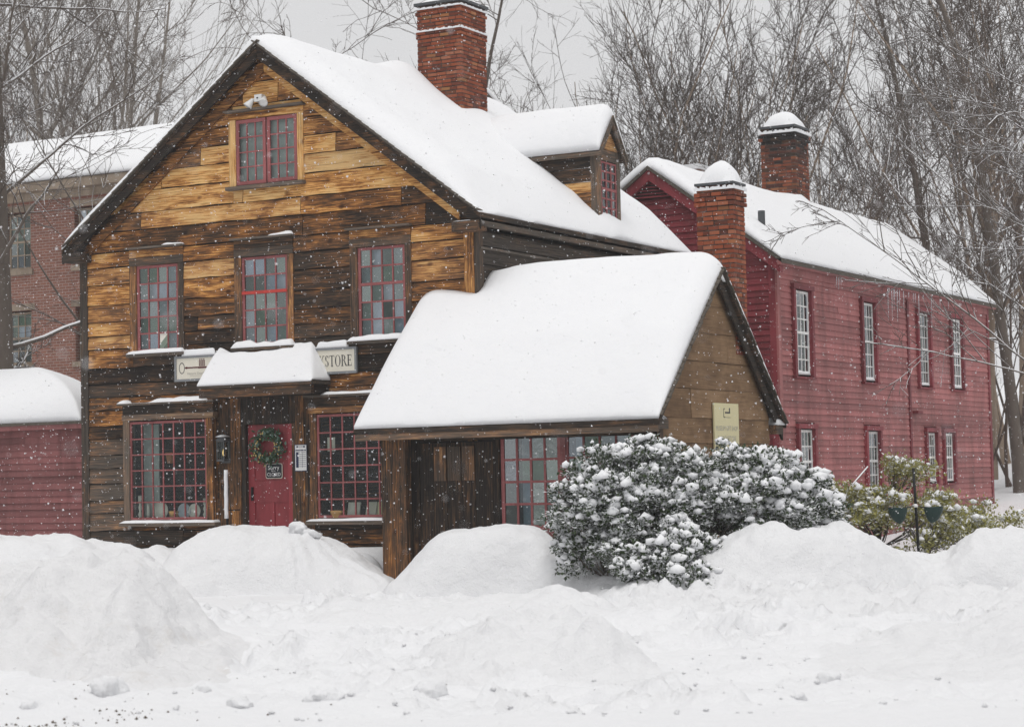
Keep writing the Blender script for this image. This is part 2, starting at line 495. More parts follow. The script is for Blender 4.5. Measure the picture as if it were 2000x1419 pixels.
BARKSNOW = bark_mat('snowy_bark', (0.09, 0.072, 0.06), (0.18, 0.15, 0.125), 0.95, 0.2, 0.5)
TWIGSNOW = bark_mat('snowy_twigs', (0.065, 0.05, 0.04), (0.12, 0.095, 0.078), 0.9, 0.25, 0.6)
BARKTAN = bark_mat('tan_bark', (0.22, 0.155, 0.105), (0.36, 0.29, 0.23), 0.3, 0.5, 0.9)
TWIGBROWN = bark_mat('brown_twigs', (0.085, 0.06, 0.048), (0.15, 0.11, 0.09), 0.45, 0.45, 0.9)

def leaf_mat(name, c1, c2, z0, z1, amt=0.95):
    m, t, b = new_mat(name)
    g = t.nodes.new('ShaderNodeNewGeometry')
    n0 = noise(t, coords(t), 5.0, 4, 0.6)
    c = mix_c(t, n0, c1, c2)
    s = t.nodes.new('ShaderNodeSeparateXYZ'); L(t, g.outputs['True Normal'], s.inputs[0])
    az = math_n(t, 'ABSOLUTE', s.outputs[2], None)
    n1 = noise(t, coords(t), 4.0, 3, 0.6)
    f = math_n(t, 'ADD', az, math_n(t, 'MULTIPLY', math_n(t, 'SUBTRACT', n1, 0.5), 0.8))
    r1 = ramp(t, [(z0, (0, 0, 0)), (z1, (1, 1, 1))]); L(t, f, r1.inputs[0])
    c = mix_c(t, math_n(t, 'MULTIPLY', r1.outputs[0], amt), c, (0.84, 0.85, 0.87))
    L(t, c, b.inputs['Base Color']); b.inputs['Roughness'].default_value = 0.45
    return m
LEAFDK = leaf_mat('dark_evergreen_leaf', (0.018, 0.032, 0.014), (0.058, 0.085, 0.032), 0.56, 0.74)
SPRUCE = leaf_mat('spruce_needles', (0.014, 0.022, 0.014), (0.035, 0.05, 0.03), 0.9, 1.0, 0.5)
LEAFYL = leaf_mat('yellow_green_leaf', (0.17, 0.17, 0.045), (0.36, 0.33, 0.10), 0.74, 0.88)
WREATHG = plain_mat('wreath_green', (0.035, 0.07, 0.03), 0.6, 0, 0.5)
WREATHS = plain_mat('wreath_sage', (0.12, 0.19, 0.15), 0.6, 0, 0.3)
BERRY = plain_mat('wreath_gold_berry', (0.62, 0.44, 0.16), 0.4, 0, 0.25)
FLAKE = plain_mat('snow_flake', (0.9, 0.9, 0.92), 0.8, 0, 0.02)
GRIT = plain_mat('road_grit', (0.13, 0.105, 0.08), 0.9, 0, 0.5)
ICE = glass_mat('icicle_ice', 0.25, (0.85, 0.88, 0.9))

# ------------------------------------------------------------------ wall, window, chimney and snow builders
class Plane:
    """wall plane: 'y' faces the street (-y), 'x' faces +x; u runs along the wall, n is outwards"""
    def __init__(s, kind, c): s.k, s.c = kind, c
    def __call__(s, u, z, n):
        return (u, s.c - n, z) if s.k == 'y' else (s.c + n, u, z)
    def box(s, mb, u0, u1, z0, z1, n0, n1):
        b = [s(u0, z0, n0), s(u1, z0, n0), s(u1, z0, n1), s(u0, z0, n1)]
        t = [s(u0, z1, n0), s(u1, z1, n0), s(u1, z1, n1), s(u0, z1, n1)]
        mb.hexa(b, t)
        if s.k == 'y':                       # keep outward normals
            for i in range(len(mb.f) - 6, len(mb.f)): mb.f[i] = mb.f[i][::-1]
        return mb
    @property
    def wood(s): return WOODX if s.k == 'y' else WOODY

def board(pl, q, parent, name, mat, color, thick, lap, wav, seg):
    """one board: q = (u0b, u1b, u0t, u1t, z0, z1), its lower edge uneven, its face proud at the bottom"""
    u0b, u1b, u0t, u1t, z0, z1 = q
    mb = MB(); m = seg + 1
    fb, ft, bb, bt = [], [], [], []
    for i in range(m):
        t = i / seg
        e = 0 if i in (0, seg) else 1
        ub, ut = u0b + (u1b - u0b) * t, u0t + (u1t - u0t) * t
        dz = random.uniform(-wav, wav) * (1 if e else .6)
        nn = random.uniform(-.003, .003)
        fb.append(pl(ub, z0 + dz, thick + lap + nn)); ft.append(pl(ut, z1 - wav * .2 + random.uniform(-wav, wav) * .25, thick - lap * .4 + nn))
        bb.append(pl(ub, z0 + dz, 0)); bt.append(pl(ut, z1, 0))
    V = fb + ft + bb + bt
    F = []
    for i in range(seg):
        F += [(i, i + 1, m + i + 1, m + i), (2*m + i + 1, 2*m + i, 3*m + i, 3*m + i + 1), (i + 1, i, 2*m + i, 2*m + i + 1), (m + i, m + i + 1, 3*m + i + 1, 3*m + i)]
    F += [(0, m, 3*m, 2*m), (m - 1, 3*m - 1, 4*m - 1, 2*m - 1)]
    if pl.k == 'x': pass
    mb.add(V, F)
    return mb.build(name, mat, parent, None, color)

def cut(pieces, o):
    a, b, c, d = o
    res = []
    for (u0b, u1b, u0t, u1t, z0, z1) in pieces:
        if c >= z1 - .02 or d <= z0 + .02 or a >= max(u1b, u1t) - .02 or b <= min(u0b, u0t) + .02:
            res.append((u0b, u1b, u0t, u1t, z0, z1)); continue
        if a - max(u0b, u0t) > .03: res.append((u0b, a, u0t, a, z0, z1))
        if min(u1b, u1t) - b > .03: res.append((b, u1b, b, u1t, z0, z1))
        aa, bb = max(a, u0b), min(b, u1b)
        if z1 - d > .03: res.append((aa, bb, aa, bb, d, z1))
        if c - z0 > .03: res.append((aa, bb, aa, bb, z0, c))
    return res

def clad(parent, pl, rows, span, openings, name, mat, color, thick=.028, lap=.010, wav=.006, seglen=.5, joints=None, gap=.006):
    for ri in range(len(rows) - 1):
        z0, z1 = rows[ri], rows[ri + 1]
        a0, b0 = span(z0); a1, b1 = span(z1 - .001)
        if b1 - a1 < .02: a1 = b1 = (a1 + b1) / 2; b1 += .01
        if b0 - a0 < .05: continue
        ps = [(a0, b0, a1, b1, z0, z1)]
        for o in openings: ps = cut(ps, o)
        if joints:
            for j in joints(ri):
                nx = []
                for p in ps:
                    if max(p[0], p[2]) + .15 < j < min(p[1], p[3]) - .15: nx += [(p[0], j - gap/2, p[2], j - gap/2, p[4], p[5]), (j + gap/2, p[1], j + gap/2, p[3], p[4], p[5])]
                    else: nx.append(p)
                ps = nx
        for p in ps:
            u, z = (p[0] + p[1]) / 2, (p[4] + p[5]) / 2
            board(pl, (p[0], p[1], p[2], p[3], p[4] + gap/2, p[5] - gap/2), parent, name, mat, color(u, z), thick + random.uniform(0, .008), lap, wav,
                  max(1, min(7, int((p[1] - p[0]) / seglen) + 1)))

_pane_cache = {}
def pane_mesh(w, h, k, mat):
    key = (round(w, 3), round(h, 3), k, mat.name)
    if key not in _pane_cache:
        mb = MB()
        if k == 'y': mb.box(-w/2, w/2, -.002, .002, -h/2, h/2)
        else: mb.box(-.002, .002, -w/2, w/2, -h/2, h/2)
        me = bpy.data.meshes.new('pane'); me.from_pydata(mb.v, [], mb.f); me.materials.append(mat); me.update()
        _pane_cache[key] = me
    return _pane_cache[key]

def sash_window(parent, pl, u0, u1, z0, z1, cols, groups, mat, glass, n=.03, stile=.045, munt=.022, rail=.05, mid=None, name='window', label=None, depth=.035):
    """groups: rows of panes per sash from the top; returns the sash mesh, panes are its children"""
    mb = MB()
    pl.box(mb, u0, u0 + stile, z0, z1, n, n + depth); pl.box(mb, u1 - stile, u1, z0, z1, n, n + depth)
    pl.box(mb, u0 + stile, u1 - stile, z1 - rail, z1, n, n + depth); pl.box(mb, u0 + stile, u1 - stile, z0, z0 + rail, n, n + depth)
    ia, ib = u0 + stile, u1 - stile
    rows = sum(groups); H = (z1 - z0 - 2 * rail - (len(groups) - 1) * rail) - (rows - len(groups)) * munt
    ph = H / rows; pw = (ib - ia - (cols - 1) * munt) / cols
    spots = []; z = z1 - rail
    for gi, g in enumerate(groups):
        for r_ in range(g):
            for c_ in range(cols):
                spots.append((ia + pw / 2 + c_ * (pw + munt), z - ph / 2))
            z -= ph
            if r_ < g - 1:
                pl.box(mb, ia, ib, z - munt, z, n + .004, n + depth - .004); z -= munt
        if gi < len(groups) - 1:
            pl.box(mb, ia, ib, z - rail, z, n + .002, n + depth + .012); z -= rail
    for c_ in range(1, cols):
        uu = ia + c_ * pw + (c_ - 1) * munt
        pl.box(mb, uu, uu + munt, z0 + rail, z1 - rail, n + .006, n + depth - .006)
    w = mb.build(name, mat, parent)
    if label: w['label'] = label
    me = pane_mesh(pw + .008, ph + .008, pl.k, glass)
    for (u, zz) in spots:
        p = link_mesh('pane', me, w, pl(u, zz, n + depth * .45))
        tx, tz = random.gauss(0, .012), random.gauss(0, .012)
        p.rotation_euler = (tx, 0, tz) if pl.k == 'y' else (0, tx, tz)
    return w

_brick_cache = {}
def brick_mesh():
    if 'b' not in _brick_cache:
        mb = MB(); e = .06
        # unit brick with softened arrises
        xs = [(-.5, .5)]
        mb.add([(-.5,-.5+e,-.5+e),(.5,-.5+e,-.5+e),(.5,-.5+e,.5-e),(-.5,-.5+e,.5-e),(-.5+e*.4,-.5,-.5+e*2),(.5-e*.4,-.5,-.5+e*2),(.5-e*.4,-.5,.5-e*2),(-.5+e*.4,-.5,.5-e*2),
                (-.5,.5,-.5+e),(.5,.5,-.5+e),(.5,.5,.5-e),(-.5,.5,.5-e)],
               [(4,5,6,7),(0,1,5,4),(1,2,6,5),(2,3,7,6),(3,0,4,7),(1,0,8,9),(2,1,9,10),(3,2,10,11),(0,3,11,8),(11,10,9,8)])
        me = bpy.data.meshes.new('brick'); me.from_pydata(mb.v, [], mb.f); me.materials.append(BRICK); me.update()
        _brick_cache['b'] = me
    return _brick_cache['b']

def chimney(parent, x0, x1, y0, y1, z0, z1, course, blen, corbels=(), soot=0.0, name='chimney', lich=0.0, tone=0.0):
    """corbels: list of (z from, z to, outset). street and +x faces are single bricks, hidden faces one joined part"""
    mb = MB().box(x0 + .012, x1 - .012, y0 + .012, y1 - .012, z0, z1)
    core = mb.build(name, MORTAR, parent)
    rest = MB()
    n = int(round((z1 - z0) / course))
    for i in range(n):
        za = z0 + i * course; zb = za + course - .011
        zm = (za + zb) / 2
        o = 0.0
        for (c0, c1, oo) in corbels:
            if c0 <= zm <= c1: o = oo
        X0, X1, Y0, Y1 = x0 - o, x1 + o, y0 - o, y1 + o
        for side in ('front', 'right', 'back', 'left'):
            along_x = side in ('front', 'back')
            a, b = (X0, X1) if along_x else (Y0, Y1)
            if (i % 2 == 0) != along_x: a += .1; b -= .1
            u = a; first = (i % 2 == 1) if along_x else (i % 2 == 0)
            k = 0
            while u < b - .02:
                ln = blen * random.uniform(.93, 1.06)
                if k == 0 and i % 3 == 1: ln *= .55
                if b - u - ln < .07: ln = b - u
                c = u + ln / 2; wd = ln - .011
                if side == 'front': p, s_, rz = (c, Y0 + .05, zm), (wd, .1, zb - za), 0
                elif side == 'right': p, s_, rz = (X1 - .05, c, zm), (wd, .1, zb - za), math.pi / 2
                elif side == 'back': p = (c, Y1 - .05, zm)
                else: p = (X0 + .05, c, zm)
                if side in ('front', 'right'):
                    hh = (zm - z0) / (z1 - z0)
                    st = max(0.0, min(.95, soot * (hh - .62) * 3 + random.gauss(0, .12) * soot)) if soot else 0
                    if soot and random.random() < .25: st = min(.95, st + random.uniform(.1, .5) * soot)
                    li = max(0, random.gauss(-.25, .3)) * lich
                    q = link_mesh('brick', brick_mesh(), core, p, (st + tone * random.random(), li, 0))
                    q.scale = s_
                    q.rotation_euler = (random.gauss(0, .008), random.gauss(0, .008), rz + random.gauss(0, .01))
                    q.location += Vector((random.gauss(0, .002), random.gauss(0, .002), 0))
                elif along_x: rest.box(c - wd/2, c + wd/2, p[1] - .05, p[1] + .05, za, zb)
                else: rest.box(p[0] - .05, p[0] + .05, c - wd/2, c + wd/2, za, zb)
                u += ln; k += 1
    r_ = rest.build('hidden_brickwork', BRICK, core, None, (soot * .3, 0, 0))
    r_['kind'] = 'stuff'
    return core

def edge_prof(d, R):
    t = np.clip(d / R, 0, 1)
    return np.sqrt(np.clip(1 - (1 - t) ** 2, 0, 1))

def eave_prof(d, R):
    return np.clip(np.asarray(d) / R, 0.0004, 1) ** .62

def snow_sheet(name, label, x0, x1, y0, y1, step, base, thick, parent=None, keep=None, mat=None, kind=None, cat='snow', group=None):
    """snow lying on base(x, y) with thickness thick(x, y); closed by a skirt"""
    nx, ny = max(4, int((x1 - x0) / step) + 1), max(4, int((y1 - y0) / step) + 1)
    def ease(n):                                    # denser at the borders so that the lip is round
        t = np.linspace(0, 1, n); return t - .55 * np.sin(2 * np.pi * t) / (2 * np.pi)
    gx, gy = x0 + (x1 - x0) * ease(nx), y0 + (y1 - y0) * ease(ny)
    X, Y = np.meshgrid(gx, gy, indexing='ij')
    B = base(X, Y); Z = B + np.maximum(thick(X, Y), 0.0)
    V = np.stack([X, Y, Z], -1).reshape(-1, 3)
    lowz = (B - .004)
    V2 = np.stack([X, Y, lowz], -1).reshape(-1, 3)
    I = np.arange(nx * ny).reshape(nx, ny)
    ok = np.ones((nx - 1, ny - 1), bool)
    if keep is not None:
        xm, ym = (gx[:-1] + gx[1:]) / 2, (gy[:-1] + gy[1:]) / 2
        ok = keep(*np.meshgrid(xm, ym, indexing='ij'))
    q = np.stack([I[:-1, :-1], I[1:, :-1], I[1:, 1:], I[:-1, 1:]], -1)[ok]
    O = nx * ny
    bot = q[:, ::-1] + O
    E_ = np.concatenate([q[:, [0, 1]], q[:, [1, 2]], q[:, [2, 3]], q[:, [3, 0]]])
    key, rev = E_[:, 0] * O + E_[:, 1], E_[:, 1] * O + E_[:, 0]
    Eb = E_[~np.isin(key, rev)]
    F = np.concatenate([q, bot, np.stack([Eb[:, 1], Eb[:, 0], Eb[:, 0] + O, Eb[:, 1] + O], -1)])
    w = Vector(((x0 + x1) / 2, (y0 + y1) / 2, float(B.min()))) if parent is None else org(parent)
    VV = np.concatenate([V, V2]) - np.array(w)
    me = np_mesh(name, VV, F, mat or SNOW)
    o = link_mesh(name, me, parent, w)
    if parent is None: tag(o, label, cat, group, kind)
    return o

def sill_snow(name, label, u0, u1, z, n0, n1, pl, h=.06, lump=.5, parts=None, group=None):
    """ragged ribbon of snow on a ledge"""
    step = .035
    nu = max(6, int((u1 - u0) / step)); nn = 6
    U = np.linspace(u0, u1, nu); NN = np.linspace(n0, n1, nn)
    A, Bn = np.meshgrid(U, NN, indexing='ij')
    sd_ = random.randint(0, 999)
    T = h * (1 + lump * fbm(A * 3.1, Bn * 4, 0, sd_, 3)) * edge_prof(np.minimum(A - u0, u1 - A), .08) * edge_prof(n1 - Bn + .001, (n1 - n0) * .8)
    if parts is not None: T = T * np.clip(parts(A), 0, 1)
    T = np.maximum(T, .001)
    P = np.array([[pl(a, z + t_, b) for a, b, t_ in zip(ra, rb, rt)] for ra, rb, rt in zip(A, Bn, T)]).reshape(-1, 3)
    Q = np.array([[pl(a, z - .002, b) for a, b in zip(ra, rb)] for ra, rb in zip(A, Bn)]).reshape(-1, 3)
    I = np.arange(nu * nn).reshape(nu, nn); O = nu * nn
    q = np.stack([I[:-1, :-1], I[1:, :-1], I[1:, 1:], I[:-1, 1:]], -1).reshape(-1, 4)
    if pl.k == 'y': q = q[:, ::-1]
    sk = []
    for arr in (I[:, 0], I[::-1, -1], I[0, ::-1], I[-1, :]):
        a, b = arr[:-1], arr[1:]; sk.append(np.stack([a, b, b + O, a + O], -1))
    F = np.concatenate([q, q[:, ::-1] + O] + sk)
    w = Vector(pl((u0 + u1) / 2, z, n0))
    me = np_mesh(name, np.concatenate([P, Q]) - np.array(w), F, SNOW)
    o = link_mesh(name, me, None, w)
    return tag(o, label, 'snow', group)

def snow_dome(name, label, x0, x1, y0, y1, z, h, seed, sharp=2.4, group=None):
    def th(X, Y):
        u = np.abs((X - (x0 + x1) / 2) / ((x1 - x0) / 2)); v = np.abs((Y - (y0 + y1) / 2) / ((y1 - y0) / 2))
        r_ = (u ** sharp + v ** sharp) ** (1 / sharp)
        return h * np.clip(1 - r_ ** 2, 0, 1) ** .62 * (1 + .28 * fbm(X * 2.2, Y * 2.2, 0, seed, 3)) 
    return snow_sheet(name, label, x0, x1, y0, y1, .045, lambda X, Y: np.full_like(X, z), th, group=group)

def text_mesh(parent, s, size, pl, u, z, n, mat, name='lettering', align='CENTER', flip=False, sx=1.0, depth=.002):
    cu = bpy.data.curves.new('txt', 'FONT'); cu.body = s; cu.size = size; cu.align_x = align; cu.align_y = 'CENTER'; cu.resolution_u = 3
    to = bpy.data.objects.new('txt', cu); COL.objects.link(to)
    dg = bpy.context.evaluated_depsgraph_get()
    me = bpy.data.meshes.new_from_object(to.evaluated_get(dg))
    bpy.data.objects.remove(to)
    w = org(parent)
    for v in me.vertices:
        p = pl(u + v.co.x * sx, z + v.co.y, n)
        v.co = Vector(p) - w
    me.materials.clear(); me.materials.append(mat); me.name = name
    return link_mesh(name, me, parent, w)

def stroke_glyphs(s, h):
    """serif capitals drawn as strokes; returns polygons [(x, y)...] and width"""
    polys, x = [], 0.0
    T_, t_ = .15 * h, .055 * h
    def rect(a, b, c, d): return [(a, c), (b, c), (b, d), (a, d)]
    def arc(cx, cy, rx, ry, a0, a1, wmax, wmin, m=14):
        o, i_ = [], []
        for k in range(m + 1):
            a = math.radians(a0 + (a1 - a0) * k / m)
            w = wmin + (wmax - wmin) * abs(math.cos(a)) ** 1.5
            o.append((cx + rx * math.cos(a), cy + ry * math.sin(a))); i_.append((cx + (rx - w) * math.cos(a), cy + (ry - w * .6) * math.sin(a)))
        return [[o[k], o[k + 1], i_[k + 1], i_[k]] for k in range(m)]
    for ch in s:
        P, w = [], .7 * h
        sr = .07 * h
        if ch in 'BKRETHPDILMFN':
            P.append(rect(sr, sr + T_, 0, h)); P.append(rect(0, sr * 2 + T_, 0, t_)); P.append(rect(0, sr * 2 + T_, h - t_, h))
        if ch == 'K':
            w = .78 * h
            P.append([(sr + T_, .42 * h), (sr + T_ + .05 * h, .38 * h), (.66 * h, h), (.58 * h, h)]); P.append(rect(.5 * h, .76 * h, h - t_, h))
            P.append([(sr + T_ + .12 * h, .5 * h), (.58 * h, 0), (.74 * h, 0), (sr + T_ + .2 * h, .6 * h)]); P.append(rect(.52 * h, .8 * h, 0, t_))
        elif ch == 'S':
            w = .52 * h
            P += arc(.25 * h, .745 * h, .22 * h, .255 * h, 30, 270, T_, t_); P += arc(.25 * h, .255 * h, .23 * h, .255 * h, 90, -150, T_, t_)
            P.append(rect(.42 * h, .46 * h, .74 * h, .98 * h)); P.append(rect(.03 * h, .07 * h, .02 * h, .27 * h))
        elif ch == 'T':
            P = [rect(.28 * h, .28 * h + T_, 0, h), rect(.2 * h, .51 * h, 0, t_), rect(.02 * h, .69 * h, h - t_, h), rect(.02 * h, .06 * h, .78 * h, h), rect(.65 * h, .69 * h, .78 * h, h)]; w = .71 * h
        elif ch == 'O':
            P = arc(.38 * h, .5 * h, .38 * h, .52 * h, 0, 360, T_, t_, 26); w = .78 * h
        elif ch == 'R':
            P += arc(sr + T_, .745 * h, .36 * h, .255 * h, 90, -90, T_, t_); P.append([(.34 * h, .5 * h), (.6 * h, 0), (.77 * h, 0), (.46 * h, .5 * h)]); P.append(rect(.6 * h, .8 * h, 0, t_)); w = .76 * h
        elif ch == 'E':
            P += [rect(sr, .6 * h, 0, t_), rect(sr, .58 * h, h - t_, h), rect(sr, .48 * h, .5 * h, .5 * h + t_), rect(.56 * h, .6 * h, 0, .26 * h), rect(.54 * h, .58 * h, .76 * h, h), rect(.44 * h, .48 * h, .42 * h, .64 * h)]; w = .64 * h
        elif ch == 'B':
            P += arc(sr + T_, .755 * h, .32 * h, .245 * h, 90, -90, T_, t_); P += arc(sr + T_, .26 * h, .37 * h, .26 * h, 90, -90, T_, t_); w = .65 * h
        polys += [[(px + x, py) for px, py in p] for p in P]
        x += w + .07 * h
    return polys, x

# ================================================================== wooden house
house = thing('wooden_house', 'old two-storey wooden house with honey and dark brown boards and a tall gable', 'house', (4.04, 4.0, 0.6))
FRONT, SIDE = Plane('y', 0.0), Plane('x', 8.08)
RX, RZ, RS = 4.06, 9.20, 0.751              # ridge x, ridge height, roof slope
def gable_span(z):
    if z < 5.78: return (0.0, 8.08)
    h = (RZ - .10 - z) / RS
    return (max(0.0, RX - h), min(8.08, RX + h))
W1, W2, W3 = (1.09, 2.27), (3.36, 4.58), (5.72, 6.91)
openings = [(a + .05, b - .05, 4.08, 5.88) for a, b in (W1, W2, W3)] + [(3.36, 4.76, 6.82, 8.06), (1.02, 2.92, 1.12, 3.12), (4.96, 6.90, 1.12, 3.12), (2.98, 4.93, 0.3, 3.2)]
# backing behind the boards
bk = MB()
for r0, r1 in ((.4, 5.9), (5.9, 8.2), (8.2, 9.05)):
    a0, b0 = gable_span(r0); a1, b1 = gable_span(r1)
    ps = [(a0, b0, a1, b1, r0, r1)]
    for o in openings: ps = cut(ps, o)
    for (p0, p1, p2, p3, z0, z1) in ps:
        bk.hexa([(p0, .06, z0), (p1, .06, z0), (p1, .001, z0), (p0, .001, z0)][::-1], [(p2, .06, z1), (p3, .06, z1), (p3, .001, z1), (p2, .001, z1)][::-1])
bk.build('wall', DARK, house)
def honey(u, z):
    if z > 6.45: h = .80
    elif z > 6.2: h = .56
    elif z > 5.9: h = .33
    elif z > 4.9: h = .60 if u < 1.1 else .55 if u < 3.4 else .36 if u < 5.75 else .62
    elif z > 4.05: h = .46 if u < 1.1 else .30 if u < 3.4 else .27 if u < 5.75 else .5
    elif z > 3.6: h = .32 if u < 1.1 else .23
    else: h = .25
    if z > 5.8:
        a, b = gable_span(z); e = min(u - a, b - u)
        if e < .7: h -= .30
    h += random.gauss(0, .075)
    g = max(0, random.gauss(.04, .10))
    if z < 2.6 and u < 1.1: g = random.uniform(.15, .5)
    return (max(0.0, min(1, h)), min(.6, g), 0)
rows = [.45]
while rows[-1] < 8.75:
    z = rows[-1]
    rows.append(z + (random.uniform(.30, .40) if z > 6.0 else random.uniform(.22, .36)))
rows.append(9.09)
def front_joints(i):
    z = rows[i]; js = []
    if z > 5.8:
        a, b = gable_span(z)
        if random.random() < .35: js.append(a + random.uniform(.55, 1.1))
        if random.random() < .35: js.append(b - random.uniform(.55, 1.2))
        if z < 6.7: js.append(random.choice([3.5, 4.75, 2.6, 5.6]) + random.uniform(-.1, .1))
    elif random.random() < .5: js.append(random.uniform(.4, 7.6))
    return js
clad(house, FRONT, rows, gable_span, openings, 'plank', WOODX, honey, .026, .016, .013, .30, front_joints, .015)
# nails / patches of bright board ends
def fpart(name, u0, u1, z0, z1, n0, n1, col, mat=None, pl=FRONT, par=None):
    return pl.box(MB(), u0, u1, z0, z1, n0, n1).build(name, mat or (WOODX if (u1 - u0) > (z1 - z0) else WOODZ), par or house, None, col)
fpart('corner_board', -.03, .13, .4, 5.85, -.05, .058, (.14, .25, 0), WOODZ)
fpart('corner_board', 7.92, 8.10, 2.2, 5.72, -.05, .060, (.55, .1, 0), WOODZ)
fpart('corner_board', 8.105, 8.16, 2.2, 5.72, -.14, .05, (.1, .3, 0), WOODZ)
fpart('cornice_return', -.20, .22, 5.74, 5.90, .03, .34, (.08, .15, 0), WOODX)
fpart('cornice_return', 7.86, 8.34, 5.70, 5.86, .03, .34, (.08, .15, 0), WOODX)

# upper windows
def upper_window(a, b, label, mid_bright=False, n0=.0):
    s0, s1 = a + .15, b - .12
    w = sash_window(house, FRONT, s0, s1, 4.09, 5.60, 4, (2, 3), REDSASH, OLDGLASS, -.005, .05, .026, .045, name='window', label=label)
    fpart('jamb_board', a, s0 - .004, 4.06, 5.606, .0, .055, (random.uniform(.25, .5), .2, 0), WOODZ, par=w)
    fpart('jamb_board', s1 + .004, b, 4.06, 5.606, .0, .055, (random.uniform(.15, .5), .2, 0), WOODZ, par=w)
    fpart('head_board', a, b, 5.612, 5.75, .0, .060, (random.uniform(.15, .4), .35, 0), WOODX, par=w)
    fpart('head_board', a, b, 5.755, 5.895, .0, .052, (random.uniform(.3, .55), .1, 0), WOODX, par=w)
    fpart('head_shelf', a - .03, b + .03, 5.90, 5.93, .0, .15, (.2, .75, 0), WOODX, par=w)
    fpart('sill', a - .03, b + .03, 4.00, 4.052, .0, .14, (.2, .5, 0), WOODX, par=w)
    mb = MB(); FRONT.box(mb, s0, s1, 4.1, 5.59, -.075, -.07); mb.build('curtain', CURTAIN, w)
    if mid_bright:
        zz = 5.60 - .045 - 2 * ((1.51 - .135 - .078) / 5 + .026) + .01
        fpart('meeting_rail', s0 + .01, s1 - .01, zz - .03, zz + .022, .03, .058, (0, 0, 0), BRIGHTRED, par=w)
    return w
wA = upper_window(*W1, 'red sash window with one patched pane')
wB = upper_window(*W2, 'red sash window above the door hood with a bright red rail', True)
wC = upper_window(*W3, 'red sash window beside the snowy lean-to roof')
patch = MB(); FRONT.box(patch, 1.72, 1.92, 4.14, 4.40, .004, .012); patch.build('patched_pane', CERAMIC, wA)

# gable window: two casements
gw = sash_window(house, FRONT, 3.44, 4.055, 6.85, 7.97, 3, (4,), REDSASH, GLASS, .012, .06, .024, .06, name='window', label='pair of red casements in the gable')
g2 = sash_window(house, FRONT, 4.085, 4.70, 6.85, 7.97, 3, (4,), REDSASH, GLASS, .012, .06, .024, .06, name='window')
fpart('jamb_board', 3.29, 3.43, 6.83, 7.98, .0, .055, (.95, .05, 0), WOODZ, par=gw)
fpart('jamb_board', 4.71, 4.83, 6.83, 7.98, .0, .055, (.95, .05, 0), WOODZ, par=g2)
fpart('head_board', 3.28, 4.84, 7.985, 8.10, .0, .05, (.62, .0, 0), WOODX, par=gw)
fpart('head_shelf', 3.24, 4.88, 8.105, 8.145, .0, .15, (.15, .7, 0), WOODX, par=gw)
fpart('sill', 3.26, 4.86, 6.765, 6.825, .0, .14, (.2, .7, 0), WOODX, par=gw)
mb = MB(); FRONT.box(mb, 3.44, 4.70, 6.87, 7.95, -.055, -.05); mb.build('curtain', CURTAIN, gw)

# shop windows on the ground floor, boxed out a little
def shop_window(a, b, label, pale):
    s0, s1 = a + .16, b - .16
    w = sash_window(house, FRONT, s0, s1, 1.15, 2.86, 7, (6,), REDSASH, GLASS, .115, .035, .024, .04, name='window', label=label)
    fpart('jamb_board', a + .02, s0 - .004, 1.10, 2.88, .0, .17, (.35, .62 if pale else .1, 0), WOODZ, par=w)
    fpart('jamb_board', s1 + .004, b - .02, 1.10, 2.88, .0, .17, (.42, .05, 0), WOODZ, par=w)
    fpart('head_board', a, b, 2.885, 2.985, .0, .175, (.5, .7 if pale else .2, 0), WOODX, par=w)
    fpart('head_board', a + .01, b - .01, 2.99, 3.145, .0, .165, (.12, .1, 0), WOODX, par=w)
    fpart('head_shelf', a - .06, b + .06, 3.15, 3.185, .0, .24, (.2, .6, 0), WOODX, par=w)
    fpart('sill', a - .05, b + .05, 1.035, 1.095, .0, .23, (.3, .8, 0), WOODX, par=w)
    fpart('display_shelf', a + .1, b - .1, 1.10, 1.145, -.45, .10, (.4, .1, 0), WOODX, par=w)
    return w
sw1 = shop_window(.98, 2.96, 'many-paned red shop window beside the lantern', True)
sw2 = shop_window(4.92, 6.94, 'many-paned red shop window half hidden by the lean-to', False)

# door, its surround and hood
for (u0, u1, z0, z1, n1, h) in ((2.985, 3.23, .4, 3.2, .045, .30), (3.235, 3.44, .4, 3.2, .05, .42), (4.57, 4.75, .4, 3.2, .048, .42), (4.755, 4.92, .4, 3.2, .04, .12)):
    fpart('surround_board', u0, u1, z0, z1, .0, n1, (h + random.uniform(-.05, .05), .06, 0), WOODZ)
x = 3.445
while x < 4.56:
    x2 = min(4.565, x + random.uniform(.15, .24))
    fpart('surround_board', x, x2 - .004, 2.745, 3.2, .0, random.uniform(.036, .046), (.06, .08, 0), WOODZ); x = x2
fpart('door_frame', 3.445, 3.53, .4, 2.74, -.10, .03, (.10, .1, 0), WOODZ)
fpart('door_frame', 4.485, 4.565, .4, 2.74, -.10, .03, (.30, .1, 0), WOODZ)
door = FRONT.box(MB(), 3.535, 4.48, .6, 2.735, -.10, -.06).build('door', REDDOOR, house)
door['label'] = 'red panelled door with a wreath'
for (u0, u1, z0, z1) in ((3.535, 3.66, .6, 2.735), (4.36, 4.48, .6, 2.735), (3.662, 4.358, 2.58, 2.735), (3.662, 4.358, 1.42, 1.78), (3.662, 4.358, .6, .72), (3.99, 4.06, .722, 1.418)):
    fpart('rail', u0, u1, z0, z1, -.06, -.042, (0, 0, 0), REDDOOR, par=door)
fpart('latch', 3.60, 3.635, 1.45, 1.68, -.042, -.01, (0, 0, 0), IRON, par=door)
